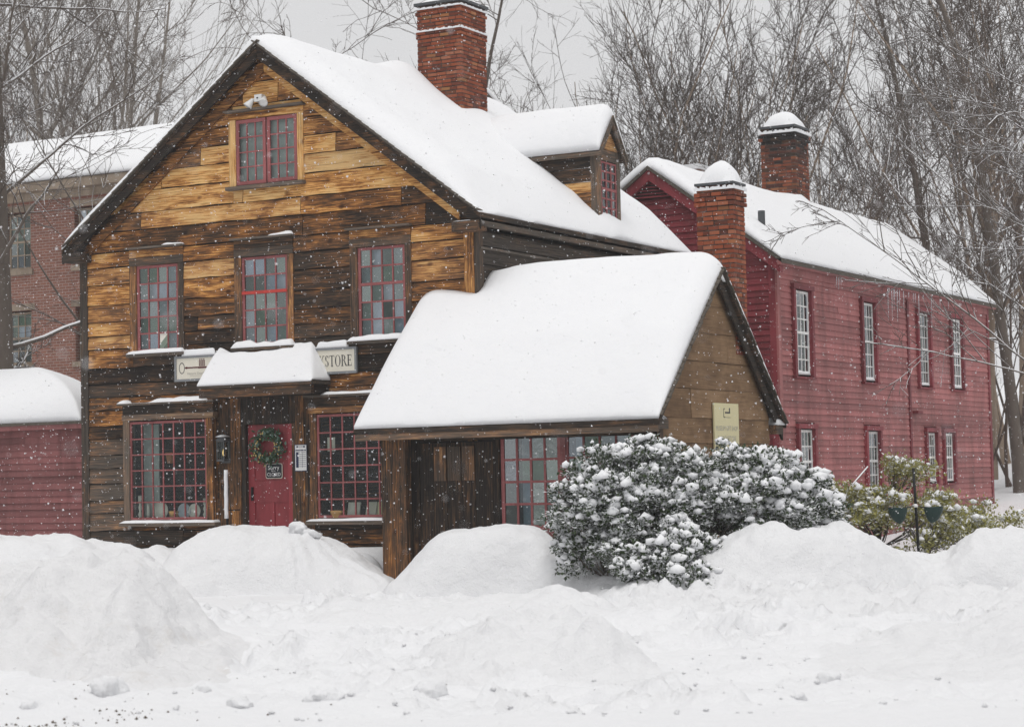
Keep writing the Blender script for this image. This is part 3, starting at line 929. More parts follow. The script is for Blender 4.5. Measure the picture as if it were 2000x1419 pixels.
# hood
HX0, HX1 = 2.97, 5.30
hood = MB()
hood.add([(HX0, 0, 3.36), (HX1, 0, 3.36), (HX1, -.62, 3.36), (HX0, -.62, 3.36), (HX0, -.62, 3.40), (HX1, -.62, 3.40), (HX1, 0, 3.40), (HX1 - .42, 0, 3.88), (HX0, 0, 3.88)],
         [(0, 1, 2, 3), (3, 2, 5, 4), (2, 1, 6, 5), (5, 6, 7), (4, 5, 7, 8), (0, 3, 4, 8)])
hd = hood.build('door_hood', WOODX, house, None, (.12, .3, 0))
MB().box(HX0 + .02, HX1 - .02, -.60, -.52, 3.20, 3.355).build('fascia_board', WOODX, hd, None, (.22, .12, 0))
MB().box(HX0 + .05, HX0 + .09, -.51, 0, 3.21, 3.355).build('cheek_board', WOODY, hd, None, (.12, .1, 0))
MB().box(HX1 - .09, HX1 - .05, -.51, 0, 3.21, 3.355).build('cheek_board', WOODY, hd, None, (.05, .1, 0))
MB().box(HX0 + .1, HX1 - .1, -.51, -.05, 3.205, 3.235).build('soffit_board', WOODX, hd, None, (.08, .1, 0))

# roof deck, rake boards, shingle ends
EX0, EX1, EY0, EY1 = -.24, 8.36, -.30, 8.15
def zr(x): return RZ - RS * abs(x - RX)
rf = MB()
for (xa, xb) in ((EX0, RX), (RX, EX1)):
    rf.hexa([(xa, EY0, zr(xa) - .07), (xb, EY0, zr(xb) - .07), (xb, EY1, zr(xb) - .07), (xa, EY1, zr(xa) - .07)], [(xa, EY0, zr(xa)), (xb, EY0, zr(xb)), (xb, EY1, zr(xb)), (xa, EY1, zr(xa))])
roof = rf.build('roof', WOODY, house, None, (.08, .1, 0))
def rake(name, xa, xb, drop0, drop1, y0, y1, col):
    MB().hexa([(xa, y0, zr(xa) - drop1), (xb, y0, zr(xb) - drop1), (xb, y1, zr(xb) - drop1), (xa, y1, zr(xa) - drop1)],
              [(xa, y0, zr(xa) - drop0), (xb, y0, zr(xb) - drop0), (xb, y1, zr(xb) - drop0), (xa, y1, zr(xa) - drop0)]).build(name, WOODX, roof, None, col)
rake('rake_board', EX0, RX - .002, .072, .25, EY0 + .02, EY0 + .055, (.05, .05, 0))
rake('rake_board', RX + .002, EX1, .072, .25, EY0 + .02, EY0 + .055, (.06, .05, 0))
rake('soffit_board', EX0 + .1, RX - .003, .073, .10, EY0 + .06, -.05, (.04, 0, 0))
rake('soffit_board', RX + .003, EX1 - .1, .073, .10, EY0 + .06, -.05, (.04, 0, 0))
rake('frieze_board', EX0 + .45, RX - .004, .22, .44, -.085, -.045, (.45, .05, 0))
rake('frieze_board', RX + .004, EX1 - .5, .22, .44, -.085, -.045, (.75, .05, 0))
mb = MB().box(-.15, .15, -.04, .14, -.011, .011)
shm = bpy.data.meshes.new('shingle'); shm.from_pydata(mb.v, [], mb.f); shm.materials.append(SHINGLE); shm.update()
ang = math.atan(RS)
for side in (-1, 1):
    d = .08
    while d < 5.3:
        x = RX + side * d * math.cos(ang)
        o = link_mesh('shingle', shm, roof, (x, EY0 - .005 + random.uniform(-.012, .006), zr(x) + .016))
        o.rotation_euler = (0, side * (ang - .06) + random.gauss(0, .012), random.gauss(0, .02))
        d += random.uniform(.145, .175)
# side eave: cornice, frieze, boards of the side wall
sidec = lambda u, z: (.07 + random.uniform(-.03, .05), random.uniform(.1, .35), 0)
clad(house, SIDE, [2.2, 2.5, 2.78, 3.1, 3.4, 3.7, 4.0, 4.3, 4.62, 4.9, 5.2], lambda z: (.06, 8.0), [(1.35, 2.35, 3.4, 5.18)], 'plank', WOODY, sidec, .026, .01, .006, 1.2)
fpart('frieze_board', .05, 8.0, 5.21, 5.50, .0, .05, (.06, .3, 0), WOODY, SIDE)
fpart('frieze_board', .05, 8.0, 5.505, 5.72, .0, .075, (.06, .35, 0), WOODY, SIDE)
fpart('moulding', .05, 8.05, 5.44, 5.475, .051, .10, (.15, .8, 0), WOODY, SIDE)
fpart('eave_board', -.26, 8.1, 5.775, 5.86, .2, .275, (.12, .45, 0), WOODY, SIDE)
ws = sash_window(house, SIDE, 1.45, 2.25, 3.5, 5.02, 4, (2, 3), REDSASH, OLDGLASS, -.005, .05, .026, .05)
fpart('head_board', 1.33, 2.37, 5.03, 5.19, .0, .06, (.15, .3, 0), WOODY, SIDE, ws)
fpart('jamb_board', 1.33, 1.445, 3.42, 5.025, .0, .055, (.1, .3, 0), WOODZ, SIDE, ws)
fpart('jamb_board', 2.255, 2.37, 3.42, 5.025, .0, .055, (.1, .3, 0), WOODZ, SIDE, ws)
mb = MB()
mb.box(8.0, 8.06, .07, 8.0, .4, 3.4).box(8.0, 8.06, .07, 1.36, 3.4, 5.78).box(8.0, 8.06, 2.34, 8.0, 3.4, 5.78).box(8.0, 8.06, 1.36, 2.34, 5.17, 5.78)
MB().box(.0, .06, .07, 8.0, .4, 5.78).build('side_wall', WOODY, house, None, (.1, .2, 0))
mb.build('side_wall', WOODY, house, None, (.1, .2, 0))
MB().prism([(0.0, 8.0, .4), (8.06, 8.0, .4), (8.06, 8.0, 5.78), (RX, 8.0, 8.95), (0.0, 8.0, 5.78)], (0, -.06, 0)).build('rear_wall', WOODX, house, None, (.1, .2, 0))
MB().box(.07, 7.99, .07, 7.9, .70, .78).box(.07, 7.99, .07, 7.9, 3.34, 3.42).box(.5, 7.6, .07, 7.9, 6.2, 6.28).build('floor_deck', WOODX, house, None, (.25, .1, 0))
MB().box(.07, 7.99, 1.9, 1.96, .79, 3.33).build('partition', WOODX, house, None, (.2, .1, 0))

# tall chimney
ch1 = chimney(house, 4.42, 5.37, 4.42, 5.40, 7.9, 10.655, .0735, .205, [(10.49, 10.575, .022), (10.06, 10.15, .018)], 0.0, 'chimney', 1.0)
MB().box(4.38, 5.41, 4.38, 5.44, 10.66, 10.71).build('cap', LEAD, ch1)

# dormer
DY0, DY1, DXF = 4.57, 5.50, 8.03
dm = MB()
DRZ, DEZ = 8.30, 7.70
dm.prism([(DXF, DY0 + .05, 6.0), (DXF, DY1 - .05, 6.0), (DXF, DY1 - .05, DEZ), (DXF, (DY0 + DY1) / 2, DRZ - .06), (DXF, DY0 + .05, DEZ)], (-.05, 0, 0))
dorm = dm.build('dormer', DARK, house)
dorm['label'] = 'small dormer with a red window'
DS, DF = Plane('y', DY0 + .04), Plane('x', DXF)
z = 6.05
while z < 7.6:
    z1 = min(7.66, z + random.uniform(.17, .26))
    xl = RX + (RZ - z1 + .1) / RS - .25
    board(DS, (xl + .15, DXF - .10, xl, DXF - .10, z + .004, z1 - .004), dorm, 'plank', WOODX, (.08 if z1 > 7.35 else random.choice([.25, .62, .72, .2]), .1, 0), .03, .012, .006, 3)
    z = z1
for (u0, u1, z0, z1, n1, c) in ((DY0, DY0 + .13, 6.1, 7.68, .045, (.35, .55, 0)), (DY1 - .13, DY1, 6.1, 7.66, .045, (.3, .6, 0)), (DY0 + .131, DY1 - .131, 7.46, 7.66, .035, (.35, .5, 0))):
    fpart('corner_board', u0, u1, z0, z1, .0, n1, c, WOODZ if z1 - z0 > .5 else WOODY, DF, dorm)
board(DF, (DY0 + .06, DY1 - .06, DY0 + .30, DY1 - .30, 7.67, 7.98), dorm, 'plank', WOODY, (.6, .25, 0), .03, .005, .004, 2)
fpart('corner_board', DXF - .10, DXF, 6.1, 7.66, .0, .04, (.35, .55, 0), WOODZ, DS, dorm)
dw = MB(); nR, nC = 6, 3
u0, u1, z0, z1 = DY0 + .15, DY1 - .15, 6.42, 7.44
for c in range(nC + 1):
    uu = u0 + (u1 - u0 - .03) * c / nC; DF.box(dw, uu, uu + .03, z0, z1, .005, .04)
for r_ in range(nR + 1):
    zz = z0 + (z1 - z0 - .03) * r_ / nR; h_ = .05 if r_ == 3 else .03
    DF.box(dw, u0 + .001, u1 - .001, zz, zz + h_, .008, .046 if r_ == 3 else .036)
dw.build('window_sash', REDSASH, dorm)
pm = pane_mesh((u1 - u0) / nC - .02, (z1 - z0) / nR - .02, 'x', OLDGLASS)
for c in range(nC):
    for r_ in range(nR):
        p = link_mesh('pane', pm, dorm, DF(u0 + (u1 - u0) * (c + .5) / nC, z0 + (z1 - z0) * (r_ + .5) / nR, .02)); p.rotation_euler = (0, random.gauss(0, .02), random.gauss(0, .02))
DF.box(MB(), u0, u1, z0, z1, .001, .004).build('curtain', CURTAINW, dorm)
DYM = (DY0 + DY1) / 2; dsl = (DRZ - DEZ) / (DYM - DY0)
def dz_(y): return DRZ - dsl * abs(y - DYM)
for (ya, yb) in ((DY0 - .12, DYM), (DYM, DY1 + .12)):
    MB().hexa([(5.6, ya, dz_(ya) - .05), (DXF + .17, ya, dz_(ya) - .05), (DXF + .17, yb, dz_(yb) - .05), (5.6, yb, dz_(yb) - .05)], [(5.6, ya, dz_(ya)), (DXF + .17, ya, dz_(ya)), (DXF + .17, yb, dz_(yb)), (5.6, yb, dz_(yb))]).build('roof', WOODX, dorm, None, (.25, .5, 0))
    MB().hexa([(DXF + .11, ya, dz_(ya) - .17), (DXF + .15, ya, dz_(ya) - .17), (DXF + .15, yb, dz_(yb) - .17), (DXF + .11, yb, dz_(yb) - .17)], [(DXF + .11, ya, dz_(ya) - .052), (DXF + .15, ya, dz_(ya) - .052), (DXF + .15, yb, dz_(yb) - .052), (DXF + .11, yb, dz_(yb) - .052)]).build('rake_board', WOODY, dorm, None, (.3, .6, 0))
fpart('eave_board', 6.2, DXF + .1, 7.56, 7.66, .0, .09, (.15, .2, 0), WOODX, DS, dorm)

# ================================================================== lean-to shed with its own chimney
shed = thing('timber_shed', 'dark board shed with a steep roof built against the house corner', 'shed', (9.6, .5, 0.05))
SY0, SY1, SX0, SX1 = -2.0, 2.94, 7.0, 12.2
SYR, SZR = .47, 4.87
SSL = (SZR - 2.52) / (SYR - SY0)
def zs(y): return SZR - SSL * abs(y - SYR)
sr = MB()
sr.hexa([(SX0, SY0, zs(SY0) - .06), (SX1, SY0, zs(SY0) - .06), (SX1, -.005, zs(0) - .06), (SX0, -.005, zs(0) - .06)], [(SX0, SY0, zs(SY0)), (SX1, SY0, zs(SY0)), (SX1, -.005, zs(0)), (SX0, -.005, zs(0))])
sr.hexa([(8.18, 0, zs(0) - .06), (SX1, 0, zs(0) - .06), (SX1, SYR, SZR - .06), (8.18, SYR, SZR - .06)], [(8.18, 0, zs(0)), (SX1, 0, zs(0)), (SX1, SYR, SZR), (8.18, SYR, SZR)])
sr.hexa([(8.18, SYR, SZR - .06), (SX1, SYR, SZR - .06), (SX1, SY1, zs(SY1) - .06), (8.18, SY1, zs(SY1) - .06)], [(8.18, SYR, SZR), (SX1, SYR, SZR), (SX1, SY1, zs(SY1)), (8.18, SY1, zs(SY1))])
sroof = sr.build('roof', WOODX, shed, None, (.12, .1, 0))
MB().box(SX0 + .02, SX1 - .03, SY0 + .01, SY0 + .06, 2.36, 2.455).build('fascia_board', WOODX, sroof, None, (.42, .55, 0))
SG, SF = Plane('x', 12.0), Plane('y', -1.55)
def sh_span(z):
    h = (SZR - .09 - z) / SSL
    return (max(-1.66, SYR - h), min(2.60, SYR + h))
clad(shed, SG, [0.0, .36, .74, 1.1, 1.46, 1.83, 2.2, 2.58, 3.02, 3.44, 3.88, 4.3, 4.76], sh_span, [], 'plank', TANBOARD,
     lambda u, z: (.36 + random.uniform(-.07, .07), .22 + random.uniform(-.05, .1), 0), .028, .006, .006, .5, lambda i: [random.uniform(-.8, 1.8)] if i % 2 else [])
MB().prism([(11.99, -1.66, 0), (11.99, 2.6, 0), (11.99, 2.6, 2.75), (11.99, SYR, 4.75), (11.99, -1.66, 2.75)], (-.05, 0, 0)).build('wall', DARK, shed)
MB().box(8.2, 11.93, 2.52, 2.58, 0, 2.75).build('rear_wall', WOODX, shed, None, (.15, .2, 0))
for (ya, yb, c) in ((SYR + .002, SY1, .05),):
    MB().hexa([(12.10, ya, zs(ya) - .26), (12.14, ya, zs(ya) - .26), (12.14, yb, zs(yb) - .26), (12.10, yb, zs(yb) - .26)], [(12.10, ya, zs(ya) - .062), (12.14, ya, zs(ya) - .062), (12.14, yb, zs(yb) - .062), (12.10, yb, zs(yb) - .062)]).build('rake_board', WOODY, sroof, None, (c, .1, 0))
    MB().hexa([(12.035, ya, zs(ya) - .11), (12.095, ya, zs(ya) - .11), (12.095, yb, zs(yb) - .11), (12.035, yb, zs(yb) - .11)], [(12.035, ya, zs(ya) - .062), (12.095, ya, zs(ya) - .062), (12.095, yb, zs(yb) - .062), (12.035, yb, zs(yb) - .062)]).build('soffit_board', WOODY, sroof, None, (.03, 0, 0))
mb = MB().box(-.16, .05, -.085, .085, -.010, .010)
shm2 = bpy.data.meshes.new('shingle'); shm2.from_pydata(mb.v, [], mb.f); shm2.materials.append(SHINGLE); shm2.update()
ang2 = math.atan(SSL)
for side in (-1, 1):
    d = .06
    while d < 3.36:
        y = SYR + side * d * math.cos(ang2)
        if y > SY1 - .02 or y < SY0 + .02: break
        o = link_mesh('shingle', shm2, sroof, (SX1 - .02 + random.uniform(-.01, .012), y, zs(y) + .018))
        o.rotation_euler = (side * -(ang2 - .10), random.gauss(0, .015), random.gauss(0, .02))
        d += random.uniform(.115, .14)
fpart('cornice_return', -1.98, -1.60, 2.40, 2.55, .0, .16, (.2, .45, 0), WOODY, SG, shed)
fpart('cornice_return', 2.60, 2.90, 2.36, 2.50, .0, .16, (.2, .35, 0), WOODY, SG, shed)
fpart('corner_board', -1.68, -1.56, 0, 2.40, .03, .055, (.3, .25, 0), WOODZ, SG, shed)
# front: post, boards, plank door, shop window
MB().box(7.32, 7.76, -1.72, -1.56, -.1, 2.44).build('post', WOODZ, shed, None, (.30, .10, 0))
MB().box(7.34, 7.42, -1.55, -.03, -.1, 2.44).build('end_wall', WOODY, shed, None, (.12, .1, 0))
MB().box(11.80, 11.97, -1.66, -1.50, 0, 2.40).build('post', WOODZ, shed, None, (.15, .2, 0))
MB().box(7.43, 11.93, -1.52, -1.42, 2.33, 2.44).build('wall_plate', WOODX, shed, None, (.06, .1, 0))
MB().box(7.43, 7.86, -1.48, -1.42, -.1, 2.32).build('wall_board', WOODZ, shed, None, (.06, .05, 0))
MB().box(9.19, 9.29, -1.52, -1.42, -.1, 2.32).build('wall_board', WOODZ, shed, None, (.04, .05, 0))
sdoor = MB().box(7.87, 9.18, -1.43, -1.40, -.1, 2.32).build('door', DARK, shed)
sdoor['label'] = 'dark plank door with paler boards at its top'
xs = [7.88, 8.12, 8.36, 8.62, 8.86, 9.17]
for i in range(5):
    MB().box(xs[i], xs[i + 1] - .008, -1.475 - random.uniform(0, .008), -1.432, -.1, 2.30).build('plank', WOODZ, sdoor, None, (.07 + .04 * (i % 2), .06, 0))
for i in (1, 2, 3):
    MB().box(xs[i] + .02, xs[i + 1] - .012, -1.50, -1.484, 1.72, 2.24).build('plank', WOODZ, sdoor, None, (.36 + .05 * (i % 2), .30, 0))
sfw = Plane('y', -1.45)
wl = sash_window(shed, sfw, 9.31, 10.33, .96, 2.40, 4, (4,), REDSASH, OLDGLASS, .0, .055, .035, .07, name='window', label='red framed four by four window beside the plank door')
wr_ = sash_window(shed, sfw, 10.42, 11.54, .96, 2.40, 4, (4,), REDSASH, OLDGLASS, .0, .04, .032, .05, name='window', label='red framed window behind the snowy bush')
sfw.box(MB(), 10.331, 10.419, .90, 2.41, -.01, .05).build('mullion', REDSASH, wl)
sfw.box(MB(), 9.30, 11.55, .72, .955, -.01, .03).build('apron_board', REDSASH, wl)
MB().box(9.60, 10.28, -1.34, -1.33, .95, 2.36).box(10.5, 11.5, -1.30, -1.29, .95, 2.36).build('curtain', CURTAIN, wl)
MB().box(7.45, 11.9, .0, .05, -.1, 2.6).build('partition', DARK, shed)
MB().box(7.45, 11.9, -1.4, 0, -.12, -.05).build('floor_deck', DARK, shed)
ch2 = chimney(shed, 11.42, 12.05, 1.30, 1.78, 3.6, 6.24, .0765, .185, [(5.98, 6.2, .028), (6.2, 6.3, .0)], 0.0, 'chimney', .4)
MB().box(11.43, 12.04, 1.31, 1.77, 6.243, 6.30).build('cap_course', BRICK, ch2, None, (.6, 0, 0))
MB().box(11.40, 12.07, 1.28, 1.80, 6.305, 6.345).build('cap', LEAD, ch2)

# ================================================================== red clapboard building
red = thing('red_building', 'long two-storey red clapboard building with white sash windows', 'building', (6.87, 16.8, 0.0))
RF, RSd = Plane('y', 9.5), Plane('x', 9.5)
QX, QZ, QS = 6.87, 8.0, 0.735
def q_span(z):
    if z < 5.88: return (4.24, 9.5)
    h = (QZ - .10 - z) / QS
    return (max(4.24, QX - h), min(9.5, QX + h))
ex = .127
rrows = [0.0 + i * ex for i in range(int(7.9 / ex) + 1)]
redc = lambda u, z: (0, 0, 0)
def red_joints(i):
    return [random.uniform(10, 24) for _ in range(2)]
clad(red, RF, rrows[14:], q_span, [(6.20, 7.55, 7.32, 7.95)], 'clapboard', RED, redc, .010, .014, .0025, 2.0, None, .0)
rw_up = [(10.38, 11.25), (14.44, 15.22), (18.31, 19.14), (20.9, 21.72)]
rw_lo = [(10.44, 11.25), (14.50, 15.30), (18.71, 19.42), (20.06, 20.8)]
ops = [(a - .13, b + .13, 3.62, 5.52) for a, b in rw_up] + [(a - .13, b + .13, 1.22 if i < 2 else 1.36, 2.74) for i, (a, b) in enumerate(rw_lo)] + [(17.50, 17.64, -.5, 6)]
ops += [(9.4, 9.62, -1, 6)]
srows = [-.4 + i * ex for i in range(int(6.1 / ex) + 1)]
clad(red, RSd, srows, lambda z: (9.5, 24.12), ops, 'clapboard', REDF, redc, .010, .015, .006, 1.6, red_joints, .0)
rb = MB()
def rb_rect(u0, u1, z0, z1): RSd.box(rb, u0, u1, z0, z1, -.05, .0)
ps = [(9.5, 24.12, 9.5, 24.12, -.5, 5.9)]
for o in ops[:-2]: ps = cut(ps, (o[0] + .05, o[1] - .05, o[2] + .03, o[3] - .03))
for p in ps: rb_rect(p[0], p[1], p[4], p[5])
rb.prism([(4.24, 9.51, 0), (9.44, 9.51, 0), (9.44, 9.51, 5.85), (QX, 9.51, 7.85), (4.24, 9.51, 5.85)], (0, .05, 0))
rb.prism([(4.24, 24.1, 0), (9.44, 24.1, 0), (9.44, 24.1, 5.85), (QX, 24.1, 7.85), (4.24, 24.1, 5.85)], (0, -.05, 0))
rb.box(4.24, 4.3, 9.6, 24.0, 0, 5.85)
rb.build('wall', RED, red)
MB().box(6.6, 6.66, 9.6, 24.0, 0, 5.85).box(6.7, 9.4, 9.6, 24.0, 2.95, 3.02).build('partition', CURTAIN, red)
def rpart(name, pl, u0, u1, z0, z1, n0, n1, mat=RED, par=None):
    return pl.box(MB(), u0, u1, z0, z1, n0, n1).build(name, mat, par or red)
rpart('corner_board', RF, 9.36, 9.50, 0, 5.85, .0, .04); rpart('corner_board', RSd, 9.46, 9.62, -.4, 5.85, .001, .045, REDF)
rpart('corner_board', RSd, 24.0, 24.16, -.4, 5.85, .0, .045)
rpart('seam_board', RSd, 17.51, 17.63, -.4, 5.6, .0, .05); rpart('belt_board', RSd, 17.64, 24.0, 2.82, 2.90, .02, .05, REDF)
rpart('frieze_board', RSd, 9.62, 24.0, 5.66, 5.86, .012, .05, REDF)
rpart('eave_board', RSd, 9.3, 24.3, 5.80, 5.92, .12, .2, REDF)
rpart('wall_bracket', RSd, 17.75, 18.1, 3.02, 3.08, .02, .16)
def red_window(a, b, z0, z1, groups, blind):
    w = sash_window(red, RSd, a, b, z0, z1, 4, groups, WHITE, OLDGLASS, -.03, .05, .026, .05, name='window')
    rpart('casing', RSd, a - .12, a - .004, z0 - .05, z1 + .02, .0, .085, par=w); rpart('casing', RSd, b + .004, b + .12, z0 - .05, z1 + .02, .0, .085, par=w)
    rpart('head_casing', RSd, a - .14, b + .14, z1 + .025, z1 + .12, .0, .10, par=w); rpart('sill', RSd, a - .13, b + .13, z0 - .09, z0 - .053, .0, .10, par=w)
    if blind is not None: RSd.box(MB(), a + .02, b - .02, z0 + blind * (z1 - z0), z1, -.13, -.12).build('roller_blind', CURTAINW, w)
    return w
for (a, b), bl in zip(rw_up, (0.0, .45, .3, .4)): red_window(a, b, 3.70, 5.39, (3, 3), bl)
for i, (a, b) in enumerate(rw_lo): red_window(a, b, 1.30 if i < 2 else 1.44, 2.58, (2, 2), None if i % 2 else .55)
# roof
def zq(x): return QZ - QS * abs(x - QX)
qr = MB()
for (xa, xb) in ((4.05, QX), (QX, 9.72)):
    qr.hexa([(xa, 9.3, zq(xa) - .07), (xb, 9.3, zq(xb) - .07), (xb, 24.35, zq(xb) - .07), (xa, 24.35, zq(xa) - .07)], [(xa, 9.3, zq(xa)), (xb, 9.3, zq(xb)), (xb, 24.35, zq(xb)), (xa, 24.35, zq(xa))])
qroof = qr.build('roof', SHINGLE, red)
for (xa, xb) in ((4.1, QX - .002), (QX + .002, 9.66)):
    MB().hexa([(xa, 9.34, zq(xa) - .30), (xb, 9.34, zq(xb) - .30), (xb, 9.49, zq(xb) - .30), (xa, 9.49, zq(xa) - .30)], [(xa, 9.34, zq(xa) - .072), (xb, 9.34, zq(xb) - .072), (xb, 9.49, zq(xb) - .072), (xa, 9.49, zq(xa) - .072)]).build('rake_board', RED, qroof)
# louvred triangle vent
vn = MB().prism([(6.30, 9.462, 7.34), (7.44, 9.462, 7.34), (6.87, 9.462, 7.76)], (0, -.012, 0)).build('louvre_vent', DARK, red)
for i in range(5):
    z0 = 7.355 + i * .066; hw = max(.06, .54 - (z0 - 7.34) / .737 - .05)
    MB().hexa([(6.87 - hw, 9.43, z0), (6.87 + hw, 9.43, z0), (6.87 + hw, 9.452, z0 + .02), (6.87 - hw, 9.452, z0 + .02)], [(6.87 - hw, 9.43, z0 + .012), (6.87 + hw, 9.43, z0 + .012), (6.87 + hw, 9.452, z0 + .045), (6.87 - hw, 9.452, z0 + .045)]).build('slat', RED, vn)
ch3 = chimney(red, 6.42, 7.27, 16.6, 17.5, 7.2, 9.75, .078, .21, [(9.42, 9.62, .04)], 1.0, 'chimney', .3, .45)
MB().box(6.40, 7.29, 16.58, 17.52, 9.755, 9.81).build('cap', LEAD, ch3)
MB().tube([(8.91, 10.32, 6.3), (8.91, 10.32, 7.02)], .075, 10).build('vent_pipe', LEAD, red)

# ================================================================== low red shed beyond the house corner
low = thing('low_red_shed', 'low red clapboard outbuilding under deep snow beside the brick house', 'shed', (-4.5, 3.6, 0.5))
LP = Plane('y', 2.1)
clad(low, LP, [.3 + i * .128 for i in range(21)], lambda z: (-7.4, -1.75), [], 'clapboard', REDLOW, redc, .010, .014, .003, 2.0, lambda i: [random.uniform(-6, -2)], .0)
MB().hexa([(-7.4, 2.1, .2), (-1.75, 2.1, .2), (-2.92, 4.9, .2), (-7.4, 4.9, .2)], [(-7.4, 2.1, 2.945), (-1.75, 2.1, 2.945), (-2.92, 4.9, 2.945), (-7.4, 4.9, 2.945)]).build('wall', REDLOW, low)
MB().box(-7.5, -1.7, 1.92, 2.02, 2.86, 2.98).build('eave_board', REDLOW, low)
MB().hexa([(-7.6, 1.9, 2.95), (-1.68, 1.9, 2.95), (-2.98, 5.0, 2.95), (-7.6, 5.0, 2.95)], [(-7.6, 1.9, 3.0), (-1.68, 1.9, 3.0), (-2.98, 5.0, 3.0), (-7.6, 5.0, 3.0)]).build('roof', SHINGLE, low)

# ================================================================== brick house behind
bh = thing('brick_house', 'two-storey brick house with a pale cornice and snowy roof, partly behind the gable', 'house', (-9.0, 18.0, 0.3))
BP = Plane('y', 14.0)
wins = [(-14.45, -13.55), (-12.05, -11.15), (-9.6, -8.7), (-7.2, -6.3)]
bops = [(a, b, z0, z1) for a, b in wins for z0, z1 in ((7.55, 9.15), (5.0, 6.5), (1.9, 3.6))]
ps = [(-22.0, -2.0, -22.0, -2.0, .2, 9.55)]
for o in bops: ps = cut(ps, o)
mb = MB()
for p in ps: BP.box(mb, p[0], p[1], p[4], p[5], -.25, .0)
mb.box(-22, -21.7, 14.25, 22, .2, 9.5).box(-2.3, -2, 14.25, 22, .2, 9.5)
mb.build('brick_wall', FARBRICK, bh)
BP.box(MB(), -21.5, -2.5, .2, 9.4, -1.6, -1.55).build('partition', DARK, bh)
BP.box(MB(), -22.1, -1.9, 9.42, 9.62, .0, .12).build('frieze_board', TAN, bh)
BP.box(MB(), -22.3, -1.7, 9.625, 9.86, .0, .38).build('cornice', TAN, bh)
for a, b in wins[:3]:
    for z0, z1 in ((7.55, 9.15), (5.0, 6.5)):
        w = sash_window(bh, BP, a + .06, b - .06, z0 + .06, z1 - .04, 3, (2, 2), TAN, OLDGLASS, -.14, .05, .03, .06)
        rpart('lintel', BP, a - .12, b + .12, z1 + .002, z1 + .17, .0, .02, TAN, w); rpart('sill', BP, a - .08, b + .08, z0 - .09, z0 + .05, -.1, .06, TAN, w)
        BP.box(MB(), a + .08, b - .08, z0 + (.75 if z0 > 7 else .8), z1 - .05, -.22, -.21).build('roller_blind', CURTAINW, w)
MB().prism([(-22.3, 13.6, 9.865), (-22.3, 22.4, 9.865), (-22.3, 18, 11.75)], (20.6, 0, 0)).build('roof', SHINGLE, bh)

# ================================================================== snow on roofs and ledges
def main_T(X, Y):
    right = X > RX - .1
    T = np.where(right, .37, .17) + sstep(np.abs(X - RX), .9, 0) * .0
    T = .17 + .20 * sstep(X, RX - .5, RX + .5)
    e = edge_prof(Y - (EY0 - .01), np.where(right, .75, .10)) * eave_prof(EX1 - X + .02 - .05 * np.clip(fbm(Y * 2.2, Y * 0, 0, 9, 3), 0, 1), .8) * edge_prof(X - EX0 + .02, .3) * edge_prof(EY1 - Y + .02, .6)
    fl_ = np.where(right, .0, .10)
    T = T * (fl_ + (1 - fl_) * e) * (1 + .12 * fbm(X * .7, Y * .7, 0, 3, 3)) + .016 * fbm(X * 3, Y * 1.2, 0, 5, 3) * e + .02 * fbm(X * 1.6, Y * 1.6, 0, 6, 4) * e
    # shallow wind ripples and slid patches on the near half of the slope
    T += -.06 * np.clip(fbm(X * 2.3 + Y, Y * 1.1 - X, 0, 8, 4), 0, 1) * sstep(Y, 3.4, 1.0) * sstep(X, 5.0, 6.2)
    # drift against the chimney and the dormer
    T += .22 * np.exp(-(((X - 4.3) / .55) ** 2 + ((Y - 4.2) / .5) ** 2)) + .12 * np.exp(-(((X - 5.5) / .35) ** 2 + ((Y - 5.2) / .6) ** 2))
    T += .10 * np.exp(-(((X - 8.15) / .25) ** 2 + ((Y - 4.9) / .5) ** 2))
    return T
def main_B(X, Y): return RZ - RS * np.sqrt((X - RX) ** 2 + .0004) + .012
snow_sheet('roof_snow', 'thick smooth snow covering the wooden house roof', EX0 + .01, EX1 - .01, EY0 - .01, EY1 - .02, .07, main_B, main_T)
def shed_T(X, Y):
    e = edge_prof(X - SX0 + .01, .42) * edge_prof(SX1 - X, .42) * eave_prof(Y - SY0 + .015 - .035 * np.clip(fbm(X * 2.1, X * 0, 0, 24, 3) + .1, 0, 1), 1.0) * edge_prof(SY1 - Y + .02, .35)
    T = .45 * (.08 + .92 * e) * (1 + .07 * fbm(X * .6, Y * .6, 0, 21, 3))
    T += .014 * fbm(X * .9, Y * 5, 0, 22, 4) * sstep(Y, .4, -1.2) * e + .012 * fbm(X * 2.2, Y * 2.2, 0, 26, 3) * e
    T += -.14 * np.exp(-(((X - 8.2) / .38) ** 2 + ((Y - .15) / .35) ** 2))
    return T
def shed_B(X, Y): return SZR - SSL * np.sqrt((Y - SYR) ** 2 + .03) + .03
snow_sheet('roof_snow', 'very deep smooth snow blanket on the shed roof', SX0 + .01, SX1 - .015, SY0 + .005, SY1, .06, shed_B, shed_T, keep=lambda X, Y: (X > 8.16) | (Y < -.05))
def dorm_T(X, Y):
    e = edge_prof(DXF + .15 - X, .22) * edge_prof(Y - DY0 + .13, .3) * edge_prof(DY1 + .13 - Y, .3)
    return .33 * (.12 + .88 * e) * (1 + .1 * fbm(X, Y, 0, 31, 3))
snow_sheet('roof_snow', 'rounded snow cap lying on the dormer roof', 4.9, DXF + .14, DY0 - .11, DY1 + .11, .05, lambda X, Y: DRZ - dsl * np.sqrt((Y - DYM) ** 2 + .01) + .05 - .25 * sstep(X, 6.0, 4.9), dorm_T)
